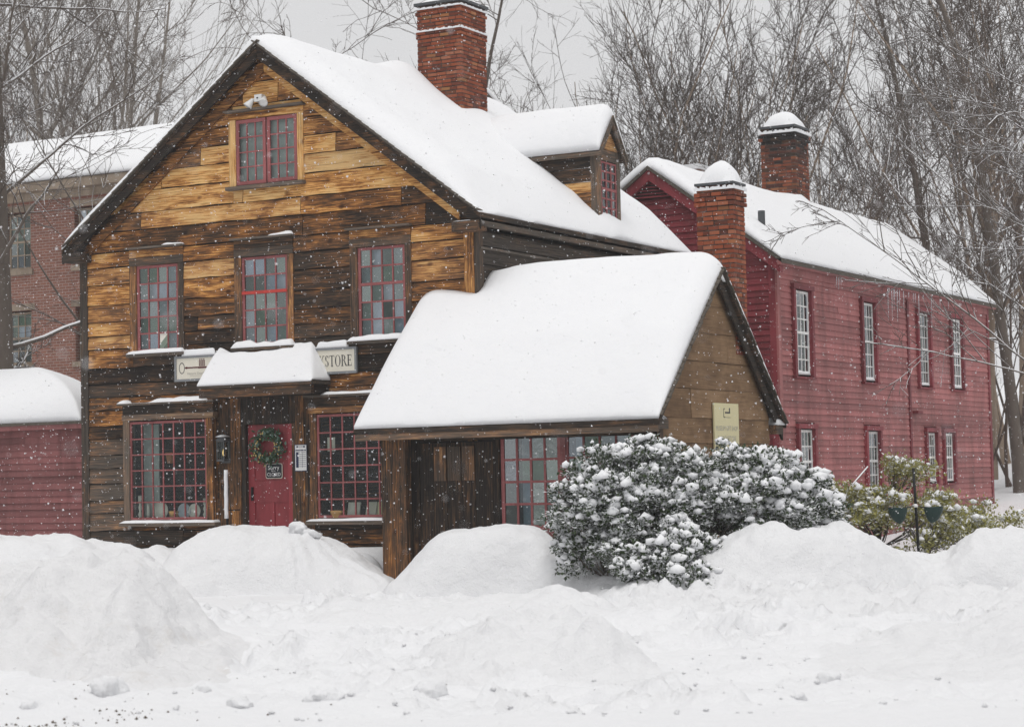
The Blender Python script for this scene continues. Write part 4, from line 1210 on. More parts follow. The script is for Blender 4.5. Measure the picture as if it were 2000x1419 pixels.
def red_T(X, Y):
    e = edge_prof(Y - 9.3, .35) * edge_prof(24.36 - Y, .5) * eave_prof(9.74 - X - .06 * np.clip(fbm(Y * 1.5, Y * 0, 0, 44, 3), 0, 1), .8) * edge_prof(X - 4.04, .4)
    T = .27 * (.12 + .88 * e) * (1 + .16 * fbm(X * .6, Y * .5, 0, 41, 3)) + .02 * fbm(X * 2, Y * 1.6, 0, 42, 3) * e
    T += .22 * np.exp(-(((X - 7.35) / .3) ** 2 + ((Y - 16.8) / .5) ** 2))
    return T
snow_sheet('roof_snow', 'snow covering the long roof of the red clapboard building', 4.06, 9.71, 9.31, 24.34, .11, lambda X, Y: QZ - QS * np.sqrt((X - QX) ** 2 + .01) + .02, red_T)
def low_B(X, Y):
    f = (Y - 1.9) * .66; r_ = (-1.7 - (Y - 1.9) * .42 - X) * .62; bk_ = (5.0 - Y) * .8
    m_ = np.minimum(np.minimum(f, r_), bk_)
    return 3.0 + 1.15 * np.tanh(np.maximum(m_, 0) / 1.15 * 1.1)
def low_T(X, Y):
    e = edge_prof(Y - 1.9, .3) * edge_prof(-1.7 - np.maximum(Y - 1.9, 0) * .42 - X, .45) * edge_prof(5.0 - Y, .4)
    return .30 * (.15 + .85 * e) * (1 + .1 * fbm(X * .8, Y * .8, 0, 51, 3))
snow_sheet('roof_snow', 'rounded deep snow on the low red outbuilding', -7.6, -1.71, 1.91, 4.99, .06, low_B, low_T, keep=lambda X, Y: X < -1.68 - (Y - 1.9) * .42)
def bh_B(X, Y): return 9.88 + .430 * (4.4 - np.abs(Y - 18.0))
snow_sheet('roof_snow', 'snow covering the brick house roof behind bare branches', -22.28, -1.75, 13.62, 22.38, .3, bh_B, lambda X, Y: .2 * (.2 + .8 * edge_prof(Y - 13.6, .3)) * (1 + .25 * fbm(X * .5, Y * .5, 0, 61, 4)))
def hood_B(X, Y): return 3.41 + np.minimum((Y + .62) * .774, (HX1 + .02 - X) * 1.15)
def hood_T(X, Y):
    e = edge_prof(X - HX0 + .01, .10) * eave_prof(HX1 - X + .01, .3) * eave_prof(Y + .63, .4)
    T = .24 * (.06 + .94 * e) * (1 + .18 * fbm(X * 1.3, Y * 2, 0, 71, 3))
    T += -.22 * np.clip(fbm(X * 2.6, 0 * Y, 0, 75, 2) + .15, 0, 1) * sstep(Y, -.22, -.02) * sstep(np.abs(X - 3.95), .95, .55)
    return T
snow_sheet('hood_snow', 'slab of snow lying on the hood above the door', HX0, HX1, -.625, -.055, .03, hood_B, hood_T)
snow_dome('chimney_snow', 'pointed snow cap on the slim chimney above the shed roof', 11.40, 12.07, 1.28, 1.80, 6.345, .36, 5, 2.6)
snow_dome('chimney_snow', 'two-humped snow cap on the sooty chimney of the red building', 6.40, 7.29, 16.58, 17.52, 9.81, .34, 12, 3.2)
snow_dome('chimney_snow', 'thin snow cap on the tall brick chimney', 4.39, 5.40, 4.39, 5.43, 10.71, .10, 15, 5)
def ledge_ring(name, label, x0, x1, y0, y1, z, o, h):
    mb = MB(); m = 26
    for (p, q, ax) in (((x0, y0), (x1, y0), 0), ((x1, y0), (x1, y1), 1)):
        for i in range(m):
            t0, t1 = i / m, (i + 1) / m
            hh = h * (1 + .5 * math.sin(i * 1.7 + ax) * random.random())
            a = (p[0] + (q[0] - p[0]) * t0, p[1] + (q[1] - p[1]) * t0); b = (p[0] + (q[0] - p[0]) * t1, p[1] + (q[1] - p[1]) * t1)
            if ax == 0: mb.box(a[0], b[0], a[1] - o, a[1] + .006, z, z + hh)
            else: mb.box(a[0] - .006, a[0] + o, a[1], b[1], z, z + hh)
    o_ = mb.build(name, SNOW, None, ((x0 + x1) / 2, y0, z)); return tag(o_, label, 'snow')
ledge_ring('ledge_snow', 'upper thin line of snow on the tall chimney ledge', 4.40, 5.39, 4.40, 5.42, 10.58, .022, .03)
ledge_ring('ledge_snow', 'lower thin line of snow around the tall chimney', 4.404, 5.386, 4.404, 5.416, 10.155, .022, .03)
ledge_ring('ledge_snow', 'line of snow below the cap of the slim chimney', 11.395, 12.075, 1.275, 1.805, 6.225, .012, .05)
ledge_ring('ledge_snow', 'line of snow on the ledge of the sooty chimney', 6.38, 7.31, 16.56, 17.54, 9.63, .03, .06)
sill_snow('sill_snow', 'snow on the sill of the upper window over the key emblem', 1.07, 2.29, 4.053, .0, .15, FRONT, .07)
sill_snow('sill_snow', 'snow on the sill of the window above the door hood', 3.34, 4.60, 4.053, .0, .16, FRONT, .10)
sill_snow('sill_snow', 'snow on the sill of the window next to the shed roof', 5.70, 6.93, 4.053, .0, .16, FRONT, .09)
sill_snow('sill_snow', 'snow strip under the shop window near the house corner', .95, 2.99, 1.096, .0, .24, FRONT, .05, .3)
sill_snow('sill_snow', 'snow strip under the shop window behind the shed post', 4.89, 6.97, 1.096, .0, .24, FRONT, .05, .3)
sill_snow('ledge_snow', 'broken strip of snow above the lantern-side shop window', .92, 3.0, 3.186, .0, .24, FRONT, .07, .6, lambda A: (A < 1.08) * 1. + sstep(A, 1.55, 1.75) * sstep(A, 2.78, 2.66))
sill_snow('ledge_snow', 'strip of snow above the shop window next to the shed', 5.2, 6.4, 3.186, .0, .22, FRONT, .05, .5)
sill_snow('ledge_snow', 'scrap of snow on the shelf over the window nearest the corner post', 1.86, 2.30, 5.931, .0, .13, FRONT, .035, .6)
sill_snow('ledge_snow', 'scrap of snow on the shelf over the middle upper window', 4.12, 4.60, 5.931, .0, .13, FRONT, .05, .6)
sill_snow('ledge_snow', 'small snow pat on the cornice end above the shed roof', 7.88, 8.2, 5.861, .05, .33, FRONT, .03, .4)
sill_snow('ledge_snow', 'small snow pat at the front corner of the shed gable', -1.95, -1.62, 2.551, .0, .15, SG, .06, .4)
sill_snow('ledge_snow', 'small snow pat at the rear corner of the shed gable', 2.62, 3.0, 2.51, .0, .2, SG, .12, .4)
for (a, b), nm in zip(rw_up, ('nearest the front corner', 'second from the front corner', 'just past the vertical seam', 'nearest the far end')):
    sill_snow('sill_snow', 'snow on the upper sill of the red building ' + nm, a, b, 3.70 + .005, -.03, .02, RSd, .07, .4)
for a, b in rw_lo[2:3]:
    sill_snow('sill_snow', 'snow on a lower sill of the red building', a, b, 1.445, -.03, .02, RSd, .06, .4)

# icicles under the red building's eave: each its own
def icicle(y, ln, z=5.80, x=9.68):
    mb = MB(); prof = [(.012, 0), (.010, -ln * .4), (.006, -ln * .75), (.001, -ln)]
    mb.lathe((x, y, z), prof, 6)
    return tag(mb.build('icicle', ICE, None, (x, y, z), None, True), 'thin icicle hanging from the eave of the red building', 'icicle', 'icicles along the red eave')
for y in [12.5, 12.62, 12.8, 15.8, 15.9, 16.0, 16.15, 16.25, 16.42, 16.6, 16.9, 17.2, 17.6, 17.75, 18.0, 18.3, 18.9, 19.6, 20.3]:
    icicle(y + random.uniform(-.05, .05), random.choice([.15, .25, .35, .5, .75]) if 15 < y < 19 else random.uniform(.15, .3))

# ================================================================== signs and fittings on the wooden house
sgn = thing('shop_sign', 'long cream shop sign board with a key emblem behind the door hood', 'sign', (4.0, -.05, 3.56))
SP = Plane('y', -.055)
SP.box(MB(), 2.13, 5.81, 3.57, 3.93, .0, .03).build('sign_board', SIGNCREAM, sgn)
for (u0, u1, z0, z1) in ((2.09, 2.13, 3.53, 3.97), (5.81, 5.85, 3.53, 3.97), (2.13, 5.81, 3.93, 3.97), (2.13, 5.81, 3.53, 3.57)):
    SP.box(MB(), u0, u1, z0, z1, .0, .045).build('frame', SIGNGREY, sgn)
gl, gwid = stroke_glyphs('BOOKSTORE', .185)
mb = MB(); sxx = .78
u_off = 5.765 - gwid * sxx
for p in gl:
    mb.add([SP(u_off + x * sxx, 3.655 + y, .0325) for x, y in p], [tuple(range(len(p)))])
    mb.f[-1] = mb.f[-1]
mb.build('lettering', INK, sgn)
mb = MB()
for k in range(20):
    a0, a1 = 2 * math.pi * k / 20, 2 * math.pi * (k + 1) / 20
    pts = [(2.245 + .062 * math.cos(a0), 3.76 + .098 * math.sin(a0)), (2.245 + .062 * math.cos(a1), 3.76 + .098 * math.sin(a1)), (2.245 + .050 * math.cos(a1), 3.76 + .084 * math.sin(a1)), (2.245 + .050 * math.cos(a0), 3.76 + .084 * math.sin(a0))]
    mb.add([SP(x, y, .0325) for x, y in pts], [(0, 1, 2, 3)])
mb.build('key_ring', INK, sgn)
mb = MB()
SP.box(mb, 2.31, 2.78, 3.752, 3.775, .03, .033); SP.box(mb, 2.33, 2.36, 3.745, 3.782, .03, .0335); SP.box(mb, 2.60, 2.78, 3.745, 3.77, .03, .034)
for i in range(3):
    for j in range(4): SP.box(mb, 2.615 + j * .033, 2.640 + j * .033, 3.785 + i * .034, 3.81 + i * .034, .03, .033)
for j in range(3): SP.box(mb, 2.625 + j * .042, 2.645 + j * .042, 3.885, 3.91, .03, .033)
mb.build('key_shaft', MAROON, sgn)
text_mesh(sgn, 'Historic Deerfield', .06, SP, 2.36, 3.66, .0325, INKGREY, align='LEFT')
SP.box(MB(), 2.42, 2.85, 3.618, 3.622, .03, .0322).build('underline', INKGREY, sgn)
sill_snow('ledge_snow', 'snow on top of the sign at its key emblem end', 2.25, 2.96, 3.972, .0, .05, SP, .11, .25)
sill_snow('ledge_snow', 'snow on top of the sign at its lettered end', 5.05, 5.68, 3.972, .0, .05, SP, .12, .3)

cl = thing('closed_sign', 'small black sign with white lettering hanging below the wreath', 'sign', (4.06, .05, 1.82))
CP = Plane('y', .042)
def rrect(w, h, r_, cx, cz, n0, n1, pl, mb):
    pts = []
    for (sx, sz, a0) in ((1, -1, -90), (1, 1, 0), (-1, 1, 90), (-1, -1, 180)):
        for k in range(5):
            a = math.radians(a0 + 22.5 * k); pts.append((cx + sx * (w/2 - r_) + r_ * math.cos(a), cz + sz * (h/2 - r_) + r_ * math.sin(a)))
    d = Vector(pl(0, 0, n1)) - Vector(pl(0, 0, n0))
    mb.prism([pl(a, b, n0) for a, b in pts], d)
rb_ = MB(); rrect(.34, .255, .035, 4.07, 1.945, .0, .010, CP, rb_); rb_.build('border', SIGNCREAM, cl)
rb_ = MB(); rrect(.32, .235, .03, 4.07, 1.945, .0102, .014, CP, rb_); rb_.build('plate', BLACKSIGN, cl)
text_mesh(cl, 'Sorry', .105, CP, 4.065, 2.0, .0162, WHITEPLASTIC); text_mesh(cl, "we're", .038, CP, 4.06, 1.946, .0162, WHITEPLASTIC); text_mesh(cl, 'CLOSED', .082, CP, 4.07, 1.885, .0162, WHITEPLASTIC, sx=.92)

hr = thing('hours_sign', 'white opening hours notice with dark rows beside the red door', 'sign', (4.69, -.05, 1.9))
HP = Plane('y', -.05)
HP.box(MB(), 4.56, 4.81, 1.93, 2.38, .0, .010).build('plate', BLUEINK, hr)
HP.box(MB(), 4.572, 4.798, 1.942, 2.368, .0101, .0115).build('face', WHITEPLASTIC, hr)
mb = MB(); HP.box(mb, 4.60, 4.63, 2.325, 2.355, .0116, .0125); HP.box(mb, 4.74, 4.77, 2.325, 2.355, .0116, .0125); HP.box(mb, 4.58, 4.79, 2.27, 2.29, .0116, .0125); HP.box(mb, 4.59, 4.64, 1.99, 2.25, .0116, .0122)
for i in range(8): HP.box(mb, 4.585, 4.785, 2.245 - i * .034, 2.251 - i * .034, .0116, .0128)
HP.box(mb, 4.715, 4.720, 1.99, 2.25, .0116, .0124)
mb.build('print', BLUEINK, hr)
text_mesh(hr, 'HOURS', .034, HP, 4.685, 2.34, .0125, BLUEINK)

# wreath
wr = thing('wreath', 'green door wreath with gold berries and sage leaves', 'wreath', (3.98, .02, 2.10))
mb, mb2, mb3 = MB(), MB(), MB()
def leaf(m_, c, d, ln, wd, nrm):
    d = Vector(d).normalized(); s_ = d.cross(Vector(nrm)).normalized() * wd
    c = Vector(c); up_ = Vector(nrm) * ln * .12
    m_.add([c, c + d * ln * .5 + s_ + up_, c + d * ln, c + d * ln * .5 - s_ + up_], [(0, 1, 2, 3)])
for i in range(420):
    a = random.uniform(0, 2 * math.pi); rr = random.gauss(.225, .045)
    if a > 2.6 and a < 3.9: rr += abs(random.gauss(0, .05))
    c = (3.985 + rr * math.cos(a), .025 - random.uniform(0, .07), 2.37 + rr * math.sin(a) * 1.02)
    t = a + math.pi / 2 + random.gauss(0, .8)
    leaf(mb if random.random() < .72 else mb2, c, (math.cos(t), random.uniform(-.7, .1), math.sin(t)), random.uniform(.05, .11), random.uniform(.012, .024), (random.gauss(0, .3), -1, random.gauss(0, .3)))
for i in range(34):
    a = random.uniform(0, 2 * math.pi); rr = random.gauss(.24, .06)
    c = (3.985 + rr * math.cos(a), -.06 + random.uniform(-.015, .02), 2.37 + rr * math.sin(a))
    mb3.lathe((c[0], c[1], c[2]), [(.002, -.014), (.011, -.008), (.014, 0), (.011, .008), (.002, .014)], 6)
for (dx, dz, rr) in ((-.04, .22, .045), (-.19, .03, .05), (-.14, -.14, .045), (.02, -.22, .04)):
    for k in range(7):
        a = 2 * math.pi * k / 7; leaf(mb2, (3.985 + dx, -.055, 2.37 + dz), (math.cos(a), -.25, math.sin(a)), rr, rr * .4, (0, -1, 0))
mb.build('greenery', WREATHG, wr); mb2.build('sage_leaves', WREATHS, wr); mb3.build('berries', BERRY, wr, smooth=True)
MB().tube([(3.985 + .21 * math.cos(a), .02, 2.37 + .21 * math.sin(a)) for a in np.linspace(0, 2 * math.pi, 25)], .022, 6, False).build('ring', WOODX, wr, None, (.15, 0, 0))

# lantern
ln_ = thing('wall_lantern', 'grey metal lantern with a warm bulb beside the door', 'lantern', (3.14, -.12, 2.15))
mb = MB().box(3.06, 3.22, -.22, -.06, 2.13, 2.16).box(3.06, 3.22, -.22, -.06, 2.47, 2.49)
for (xa, ya) in ((3.06, -.22), (3.205, -.22), (3.06, -.075), (3.205, -.075)): mb.box(xa, xa + .015, ya, ya + .015, 2.16, 2.47)
mb.hexa([(3.04, -.24, 2.49), (3.24, -.24, 2.49), (3.24, -.04, 2.49), (3.04, -.04, 2.49)], [(3.11, -.17, 2.57), (3.17, -.17, 2.57), (3.17, -.11, 2.57), (3.11, -.11, 2.57)])
mb.build('cage', PEWTER, ln_)
MB().box(3.07, 3.21, -.212, -.208, 2.17, 2.46).box(3.068, 3.072, -.2, -.08, 2.17, 2.46).box(3.208, 3.212, -.2, -.08, 2.17, 2.46).build('pane', GLASS, ln_)
MB().box(3.05, 3.23, -.06, -.045, 2.10, 2.52).build('back_plate', PEWTER, ln_)
MB().lathe((3.15, -.14, 2.22), [(.008, 0), (.016, .03), (.02, .06), (.012, .1), (.002, .13)], 8).build('bulb', CANDLE, ln_, smooth=True)
MB().tube([(3.14, -.05, 2.60), (3.14, -.12, 2.68), (3.14, -.17, 2.66), (3.14, -.16, 2.60), (3.14, -.14, 2.57)], .012, 6).build('hook', PEWTER, ln_)
snow_dome('ledge_snow', 'small pad of snow on the lantern top', 3.05, 3.23, -.23, -.05, 2.55, .05, 3, 3)
rail = thing('hand_rail', 'upright rail post crusted white with snow beside the door step', 'rail', (3.33, -.30, .4))
MB().tube([(3.33, -.30, .45), (3.33, -.30, 1.98)], .022, 8).build('rod', IRON, rail)
MB().tube([(3.33, -.30, 1.3), (3.40, -.05, 1.3)], .012, 6).build('bracket', IRON, rail)
mb = MB(); mb.tube([(3.328 + .003 * math.sin(i * 2.1), -.325, 1.16 + i * .082) for i in range(11)], [.033 + .002 * random.random() for _ in range(11)], 8); mb.build('snow_crust', SNOW, rail, smooth=True)

# flood light over the gable window
fl = thing('flood_light', 'white twin flood light with motion sensor above the gable window', 'lamp', (3.95, -.05, 8.2))
MB().box(3.90, 4.05, -.14, -.03, 8.24, 8.36).build('sensor_box', WHITEPLASTIC, fl)
MB().lathe((3.965, -.145, 8.30), [(.014, -.01), (.016, 0), (.014, .01)], 8).build('sensor_eye', IRON, fl)
def flood(c, d, nm):
    d = Vector(d).normalized(); c = Vector(c)
    prof = [(.03, 0), (.045, .05), (.07, .12), (.082, .16), (.078, .165)]
    a = d.orthogonal().normalized(); b = d.cross(a); vs, fs = [], []
    for rr, h in prof:
        for k in range(14): t = 2 * math.pi * k / 14; vs.append(c + d * h + (a * math.cos(t) + b * math.sin(t)) * rr)
    for i in range(4):
        for k in range(14): fs.append((i * 14 + k, i * 14 + (k + 1) % 14, (i + 1) * 14 + (k + 1) % 14, (i + 1) * 14 + k))
    m_ = MB().add(vs, fs); m_.add([c + d * .15 + (a * math.cos(2 * math.pi * k / 14) + b * math.sin(2 * math.pi * k / 14)) * .072 for k in range(14)], [tuple(range(14))])
    m_.add([c + (a * math.cos(2 * math.pi * k / 8) + b * math.sin(2 * math.pi * k / 8)) * .03 for k in range(8)], [tuple(range(8))])
    return m_.build('lamp_head', WHITEPLASTIC, fl, smooth=True)
flood((3.86, -.12, 8.29), (-.45, -.35, -.75), 0); flood((4.10, -.12, 8.30), (.25, -.6, -.7), 1)
MB().tube([(3.90, -.09, 8.29), (3.86, -.12, 8.29)], .016, 6).tube([(4.05, -.09, 8.29), (4.10, -.12, 8.30)], .016, 6).build('arm', WHITEPLASTIC, fl)

# pale yellow sign on the shed gable
ys = thing('gable_sign', 'pale yellow notice board on the shed gable above the snowy bush', 'sign', (12.06, .75, 1.9))
YP = Plane('x', 12.055)
mb = MB(); sg_n = 8
YP.box(MB(), .26, 1.22, 1.95, 2.82, .0, .025).build('sign_board', YELLOWSIGN, ys)
mb = MB(); YP.box(mb, .68, .88, 2.665, 2.69, .025, .027); YP.box(mb, .84, .88, 2.69, 2.75, .025, .027); YP.box(mb, .62, .635, 2.60, 2.74, .025, .027); YP.box(mb, .63, .68, 2.73, 2.742, .025, .027); YP.box(mb, .63, .68, 2.60, 2.612, .025, .027); YP.box(mb, .66, .90, 2.60, 2.606, .025, .0265)
mb.build('key_emblem', INK, ys)
text_mesh(ys, 'MUSEUM GIFT SHOP', .105, YP, .74, 2.43, .0265, INKGREY, sx=.90); text_mesh(ys, '& BOOKSTORE', .12, YP, .74, 2.27, .0265, INKGREY, sx=.9)

# things standing in the shop windows
def turned(name, label, cat, x, y, z, prof, mat, n=12, group=None):
    o = MB().lathe((x, y, z), prof, n).build(name, mat, None, (x, y, z), None, True); return tag(o, label, cat, group)
cand = [(.05, 0), (.05, .015), (.02, .03), (.035, .08), (.016, .12), (.030, .17), (.015, .22), (.03, .25), (.032, .26), (.03, .262), (.03, .34), (.002, .342)]
turned('candlestick', 'cream turned candlestick in the corner of the shop window near the corner post', 'candlestick', 1.27, -.05, 1.146, [(r_ * 1.2, h * 1.25) for r_, h in cand], CERAMIC)
turned('candlestick', 'cream turned candlestick in the shop window by the lantern', 'candlestick', 2.68, -.05, 1.146, [(r_ * 1.25, h * 1.05) for r_, h in cand], CERAMIC)
turned('cup', 'white straight cup beside the candlestick in the shop window', 'cup', 1.45, -.05, 1.146, [(.035, 0), (.035, .28), (.03, .285)], CERAMIC)
def plate(x, z, rr, mat, label):
    vs = []; m_ = MB()
    for (r_, h) in ((0.0, .0), (rr * .6, .0), (rr, -.03)):
        for k in range(16): vs.append((x + r_ * math.cos(2 * math.pi * k / 16), -.05 + h, z + r_ * math.sin(2 * math.pi * k / 16)))
    m_.add(vs, [(i * 16 + k, i * 16 + (k + 1) % 16, (i + 1) * 16 + (k + 1) % 16, (i + 1) * 16 + k) for i in range(2) for k in range(16)])
    tag(m_.build('plate', mat, None, (x, .05, z - rr), None, True), label, 'plate')
plate(1.74, 1.31, .16, CERAMIC, 'grey plate standing next to the straw basket in the shop window')
plate(2.25, 1.29, .14, BLUEWARE, 'grey plate standing in the middle of the shop window')
plate(2.47, 1.29, .13, CERAMIC, 'pale plate near the lantern end of the shop window')
turned('flower_pot', 'terracotta pot hanging in the middle of the shop window', 'pot', 1.93, -.03, 2.12, [(.055, 0), (.085, .15), (.09, .155), (.09, .19), (.08, .19)], TERRA)
turned('basket', 'straw basket on the shop window shelf', 'basket', 2.02, -.03, 1.146, [(.09, 0), (.11, .1), (.12, .14), (.10, .15)], STRAW)
turned('basket', 'straw basket in the shop window beside the shed', 'basket', 5.42, -.03, 1.146, [(.13, 0), (.15, .08), (.16, .11), (.13, .12)], STRAW)
for i, (x, rot) in enumerate(((5.72, .15), (6.05, -.2), (6.3, .1))):
    o = MB().box(-.11, .11, -.02, .02, 0, .25).build('book', (CERAMIC, SIGNCREAM, YELLOWSIGN)[i], None, (0, 0, 0)); o.location = (x, -.06, 1.15); o.rotation_euler = (-.25, 0, rot)
    tag(o, ('pale book propped up by the straw basket', 'cream book propped in the middle of the shop display', 'yellowish book next to the shed post')[i], 'book')
cp = MB(); FRONT.box(cp, 5.2, 5.35, 2.25, 2.48, .02, .024); tag(cp.build('notice_card', SIGNCREAM, None, (5.27, 0, 2.25)), 'pale card stuck in the shop window beside the door', 'card')
cu_ = MB(); FRONT.box(cu_, 1.16, 1.50, 1.2, 2.82, -.22, -.2); tag(cu_.build('window_drape', CURTAIN, None, (1.3, .2, 1.2)), 'grey green drape inside the corner shop window', 'curtain')

# ================================================================== snow ground and ploughed banks
# ground axes: a across the view, b away from the street side; plain rotated metres
AX, BX = Vector((math.cos(.5), math.sin(.5))), Vector((-math.sin(.5), math.cos(.5)))
def ab2xy(a, b): return CAM.x + a * AX.x + b * BX.x, CAM.y + a * AX.y + b * BX.y
def xy2ab(x, y):
    dx, dy = x - CAM.x, y - CAM.y
    return dx * AX.x + dy * AX.y, dx * BX.x + dy * BX.y
def ground_z(a, b):
    x, y = ab2xy(a, b)
    z = .10 * sstep(b, 16, 24) + .02 * fbm(a * .2, b * .2, 0, 100, 3)
    z = z + .55 * sstep(y, -2.0, -.3) * sstep(x, 7.3, 6.4) * sstep(b, 45, 40)
    z = z - .30 * sstep(b, 31, 34) * sstep(a, 3.2, 4.5) * sstep(b, 44, 40)
    z = z + (.9 * sstep(b, 42, 60) + 3.2 * sstep(b, 60, 110)) + 2.2 * sstep(a - .12 * b, 4, 14) * sstep(b, 46, 75)
    # trampled, shovelled surface between the street and the banks
    m = sstep(b, 15.2, 17.2) * sstep(b, 31.0, 28.0)
    pat = sstep(fbm(a * .3 + 3, b * .3, 0, 110, 3), -.15, .35)
    lum = fbm(a * .55, b * .55, 0, 120, 4, .5)
    rid = 1 - np.abs(fbm(a * 1.2, b * .9, 0, 125, 4, .5)) * 2.2
    clod = np.clip(fbm(a * 2.6, b * 2.0, 0, 130, 5, .65) - .05, 0, 1)
    ft = np.clip(fbm(a * 1.9 + 5, b * 1.5, 0, 170, 2) - .18, 0, 1)
    z = z + m * (.22 * lum + (.25 + pat) * .30 * clod - .30 * ft * (.3 + pat) + .075 * (.35 + pat) * np.abs(fbm(a * 4.5, b * 3.4, 0, 140, 3)) + .022 * fbm(a * 11, b * 8, 0, 145, 2))
    z = z + .008 * fbm(a * 3, b * 1.2, 0, 150, 3)
    # level shovelled walk towards the door
    return z
def axis_pts(lo, hi, step, far_lo, far_hi):
    m_ = list(np.arange(lo, hi, step)); o1, s_, v = [], step, hi
    while v < far_hi: o1.append(v); s_ *= 1.22; v += s_
    o0, s_, v = [], step, lo - step
    while v > far_lo: o0.append(v); s_ *= 1.22; v -= s_
    return np.array(o0[::-1] + m_ + o1)
ga, gb = axis_pts(-7.6, 8.2, .05, -250, 250), axis_pts(13.4, 30.5, .05, -80, 330)
A, Bv = np.meshgrid(ga, gb, indexing='ij')
Z = ground_z(A, Bv); GX, GY = ab2xy(A, Bv)
I = np.arange(A.size).reshape(A.shape)
q = np.stack([I[:-1, :-1], I[1:, :-1], I[1:, 1:], I[:-1, 1:]], -1).reshape(-1, 4)
me = np_mesh('ground', np.stack([GX, GY, Z], -1).reshape(-1, 3), q, SNOWG)
g_o = link_mesh('ground', me); tag(g_o, kind='structure')

def bank(label, crest, fr, bk_, side, seed, rough=.05, step=.06, power=1.3, mat=None, detail=None):
    """snow bank along crest points (a, b, top); fr, bk_ are the reach of its near and far slopes"""
    C_ = np.array(crest, float)
    seg = np.r_[0, np.cumsum(np.hypot(np.diff(C_[:, 0]), np.diff(C_[:, 1])))]; t = seg / seg[-1]; tt = np.linspace(0, 1, 160)
    ca, cb, cz = [np.interp(tt, t, C_[:, i]) for i in range(3)]
    k = np.ones(9) / 9
    czs = np.convolve(np.pad(cz, 4, mode='edge'), k, 'valid'); cbs = np.convolve(np.pad(cb, 4, mode='edge'), k, 'valid')
    a0, a1, b0, b1 = ca.min() - side * 1.5, ca.max() + side * 1.5, cb.min() - fr * 1.35, cb.max() + bk_ * 1.35
    na, nb = int((a1 - a0) / step) + 2, int((b1 - b0) / step) + 2
    Ag, Bg = np.meshgrid(np.linspace(a0, a1, na), np.linspace(b0, b1, nb), indexing='ij')
    gz = ground_z(Ag, Bg)
    wa = Ag + .25 * fbm(Ag * .8, Bg * .8, 0, seed + 1, 3); wb = Bg + .22 * fbm(Ag * .9, Bg * .9, 0, seed + 2, 3)
    H = np.full(Ag.shape, -1.0)
    for x, y, z in zip(ca, cbs, czs):
        top = max(0.02, z - .08)
        db = wb - y
        qd = ((wa - x) / side) ** 2 + np.where(db < 0, db / fr, db / bk_) ** 2
        H = np.maximum(H, top * np.clip(1 - qd ** (power / 2), -.4, 1))
    body = sstep(H, .0, .25)
    rid = np.abs(fbm(Ag * 1.3, Bg * 1.3, 0, seed + 3, 4))
    cr_ = np.clip(fbm(Ag * 1.0 + 7, Bg * 1.0, 0, seed + 6, 2) - .15, 0, 1)
    H = H + body * (rough * 1.9 * fbm(Ag * 1.5, Bg * 1.5, 0, seed + 4, 4, .55) + rough * 1.6 * (rid - .25) - rough * 2.2 * cr_ + rough * .45 * fbm(Ag * 6, Bg * 6, 0, seed + 5, 3) + rough * .18 * fbm(Ag * 15, Bg * 15, 0, seed + 8, 2))
    if detail is not None: H = H + detail(Ag, Bg) * body
    Zb = gz * (1 - .8 * sstep(H, .05, .4)) + .8 * .08 * sstep(H, .05, .4) + H - .025
    X_, Y_ = ab2xy(Ag, Bg)
    I = np.arange(Ag.size).reshape(Ag.shape)
    ok = H > -.06
    okf = ok[:-1, :-1] | ok[1:, :-1] | ok[1:, 1:] | ok[:-1, 1:]
    q = np.stack([I[:-1, :-1], I[1:, :-1], I[1:, 1:], I[:-1, 1:]], -1)[okf]
    u_, inv = np.unique(q, return_inverse=True)
    P = np.stack([X_, Y_, Zb], -1).reshape(-1, 3)[u_]
    w = Vector((float(P[:, 0].mean()), float(P[:, 1].mean()), 0.05))
    me = np_mesh('snowbank', P - np.array(w), inv.reshape(-1, 4), mat or SNOWB)
    o = link_mesh('snowbank', me, None, w)
    return tag(o, label, 'snowbank', 'snow banks around the house')
bank('dirty ploughed snow heap by the street in front of the low red shed', [(-6.4, 23, .72), (-5.67, 22.5, .82), (-5.12, 22.5, .92), (-4.53, 22, 1.07), (-4.06, 22, 1.13), (-3.75, 21.6, .90), (-3.48, 21, .54), (-3.2, 20.6, .28)], 2.6, 1.6, .7, 200, .13, .04, 1.3, SNOWD)
bank('smooth snow bank in front of the low red shed wall', [(-9, 30, 1.1), (-7.98, 30, 1.10), (-7.26, 30, 1.12), (-6.68, 30, 1.13), (-6.18, 30, 1.1), (-5.85, 30.3, 1.0), (-5.5, 30, .80)], 1.5, 3.5, .5, 220, .07, .06, 2.0)
bank('small snow hump against the house boards below the shop window', [(-6.2, 33.6, .8), (-5.71, 33, .80), (-5.45, 33, .86), (-5.15, 33, .72)], 1.6, 2.5, .45, 240, .04)
def shovelled(Ag, Bg):
    th = np.arctan2(32.9 - Bg, Ag + 3.6)
    st = fbm(th * 16, th * 0 + 3, 0, 7, 3)
    return .075 * st * sstep(Ag, -3.6, -3.2) * sstep(Bg, 33.1, 32.5) - .04 * sstep(Bg, 31.75, 31.6) * sstep(Ag, -3.3, -3.8)
bank('tall shovelled snow mound hiding the foot of the red door', [(-5.21, 32, .40), (-4.98, 32.4, .84), (-4.55, 32.6, 1.07), (-3.86, 32.8, 1.07), (-3.31, 32.8, 1.07), (-2.83, 32.7, .95), (-2.42, 32.5, .75), (-2.08, 32.1, .38)], 1.15, 1.8, .5, 260, .045, .04, 2.2, None, shovelled)
def cut_face(Ag, Bg): return -.10 * sstep(Bg, 29.95, 29.85) * sstep(Ag, 1.6, .8) + .03 * fbm(Ag * 1.2, Bg * 5, 0, 17, 3)
